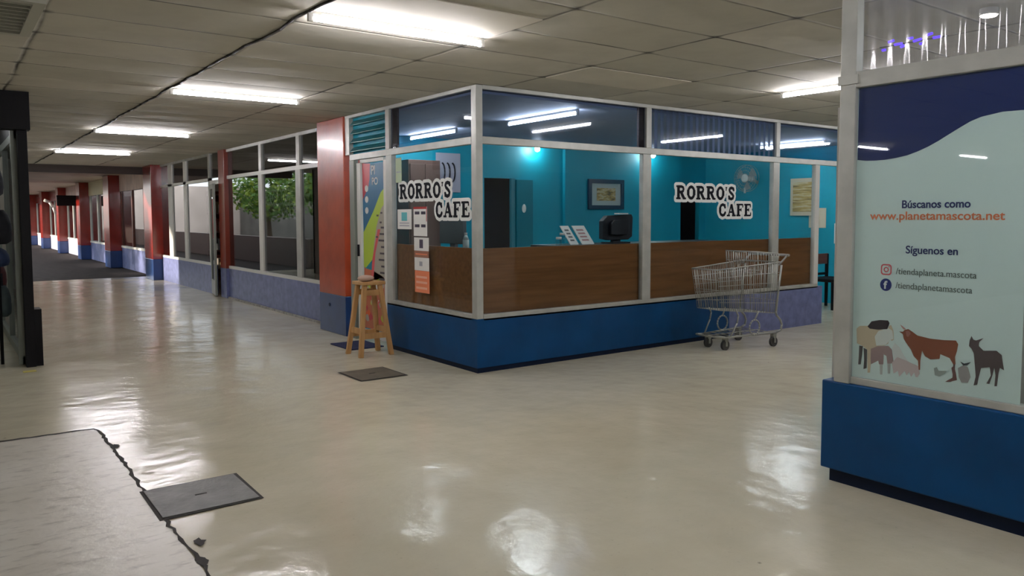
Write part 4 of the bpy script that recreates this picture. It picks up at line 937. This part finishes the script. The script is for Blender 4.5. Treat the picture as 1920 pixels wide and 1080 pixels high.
box((-3.44, 3.1, 2.36), (-3.38, 6.6, H)).build('upper_panel', M_BLACK, w7)
struct('trim_5', box((-3.335, 3.02, 0), (-3.27, 3.24, .575)), M_BLACK, 'low black block at the foot of the shop post')
# merchandise hanging inside, close to the side glass
def bag(x, y, z0, z1, wd, c, label, cn_):
    t = thing('hanging_bag', label, 'bag', (x, y, z0))
    mb = MB(); n = 12
    prof = [(0, .55), (.08, .9), (.3, 1), (.6, .95), (.85, .75), (1, .4)]
    vs = []
    for f, s in prof:
        for i in range(n): vs.append((x+wd*.35*s*math.cos(2*PI*i/n), y+wd*.5*s*math.sin(2*PI*i/n), lerp(z0, z1, f)))
    fs = [(r*n+i, r*n+(i+1) % n, (r+1)*n+(i+1) % n, (r+1)*n+i) for r in range(len(prof)-1) for i in range(n)]+[tuple(range(n)), tuple(range((len(prof)-1)*n, len(prof)*n))]
    mb.add(vs, fs, 0, True); mb.build('body', mat(cn_, c, .7, nscale=8, namt=.3), t)
    MB().tube([(x, y-wd*.15, z1-.01), (x, y-.02, z1+.12), (x, y+.02, z1+.12), (x, y+wd*.15, z1-.01)], .008, 6).build('strap', M_DARK, t)
bag(-3.56, 3.7, 1.22, 1.58, .32, (.02, .02, .025), 'black bag hanging high behind the left shop glass', 'bag_black')
bag(-3.60, 3.75, .98, 1.18, .36, (.03, .05, .12), 'navy bag hanging mid height behind the left shop glass', 'bag_navy')
bag(-3.58, 4.3, .70, 1.00, .30, (.12, .03, .03), 'dark red bag hanging low behind the left shop glass', 'bag_red')
bag(-3.62, 4.5, 1.62, 1.90, .30, (.30, .22, .12), 'tan bag hanging near the top of the left shop glass', 'bag_tan')
bag(-3.57, 3.45, .48, .80, .22, (.04, .06, .06), 'slim dark teal bag, lowest behind the left shop glass', 'bag_teal')
bag(-3.60, 3.5, 1.72, 2.02, .24, (.05, .05, .06), 'charcoal bag, topmost behind the left shop glass', 'bag_charcoal')
rk = thing('display_rail', 'black display rail carrying the hanging bags in the left shop', 'rail', (-3.6, 4.1, 0))
MB().rod((-3.6, 3.35, 2.16), (-3.6, 5.0, 2.16), .014).build('rail', M_BLACK, rk)
for yy in (3.35, 5.0): MB().rod((-3.6, yy, 0), (-3.6, yy, 2.16), .016).build('leg', M_BLACK, rk)
for yy in (3.45, 3.7, 4.3, 4.5): MB().rod((-3.585, yy, 2.15), (-3.585, yy, 1.0), .004, n=5).build('hanging_cord', M_BLACK, rk)

# ------------------------------------------------------------------ ceiling details
rnd = random.Random(12); ptsc = []; y = -10.0
while y < 14.6: ptsc.append((-2.245+rnd.uniform(-.018, .018), y, H-.008)); y += .32
tag(MB().tube(ptsc, .009, 6).build('ceiling_cable', mat('dark_cable', (.03, .028, .025), .7)), 'thin dark cable running along the ceiling joint over the left corridor', 'cable')
def panel(x0, y0, x1, y1, label):
    recentre(tag(box((x0, y0, H-.006), (x1, y1, H-.0005)).build('ceiling_panel', mat('newer_ceiling_panel', (.60, .56, .47), .8, nscale=3, namt=.05)), label, 'ceiling panel'), ((x0+x1)/2, (y0+y1)/2, H-.003))
panel(-2.22, -2.22, -.98, -1.61, 'paler replacement ceiling panel beside the nearest tube light')
panel(.32, -1.25, 1.55, -.64, 'paler replacement ceiling panel in front of the cafe clerestory')
vt = thing('ceiling_vent', 'greenish ceiling vent grille in the top left corner above the slab', 'vent', (-4.1, -.3, H))
for a, b in (((-4.8, -.94, H-.03), (-3.54, -.88, H-.001)), ((-4.8, .0, H-.03), (-3.54, .06, H-.001)), ((-3.60, -.88, H-.03), (-3.54, .0, H-.001)), ((-4.8, -.88, H-.03), (-4.74, 0, H-.001))):
    box(a, b).build('frame', mat('vent_frame', (.40, .40, .34), .6), vt)
box((-4.74, -.88, H-.006), (-3.60, 0, H-.001)).build('diffuser', mat('vent_diffuser', (.16, .20, .14), .4), vt)
for k in range(9): box((-4.74, -.83+k*.095, H-.022), (-3.60, -.815+k*.095, H-.006)).build('slat', MATS['vent_frame'], vt)

# tidy helper properties
for o in bpy.data.objects:
    if '_o' in o.keys(): del o['_o']
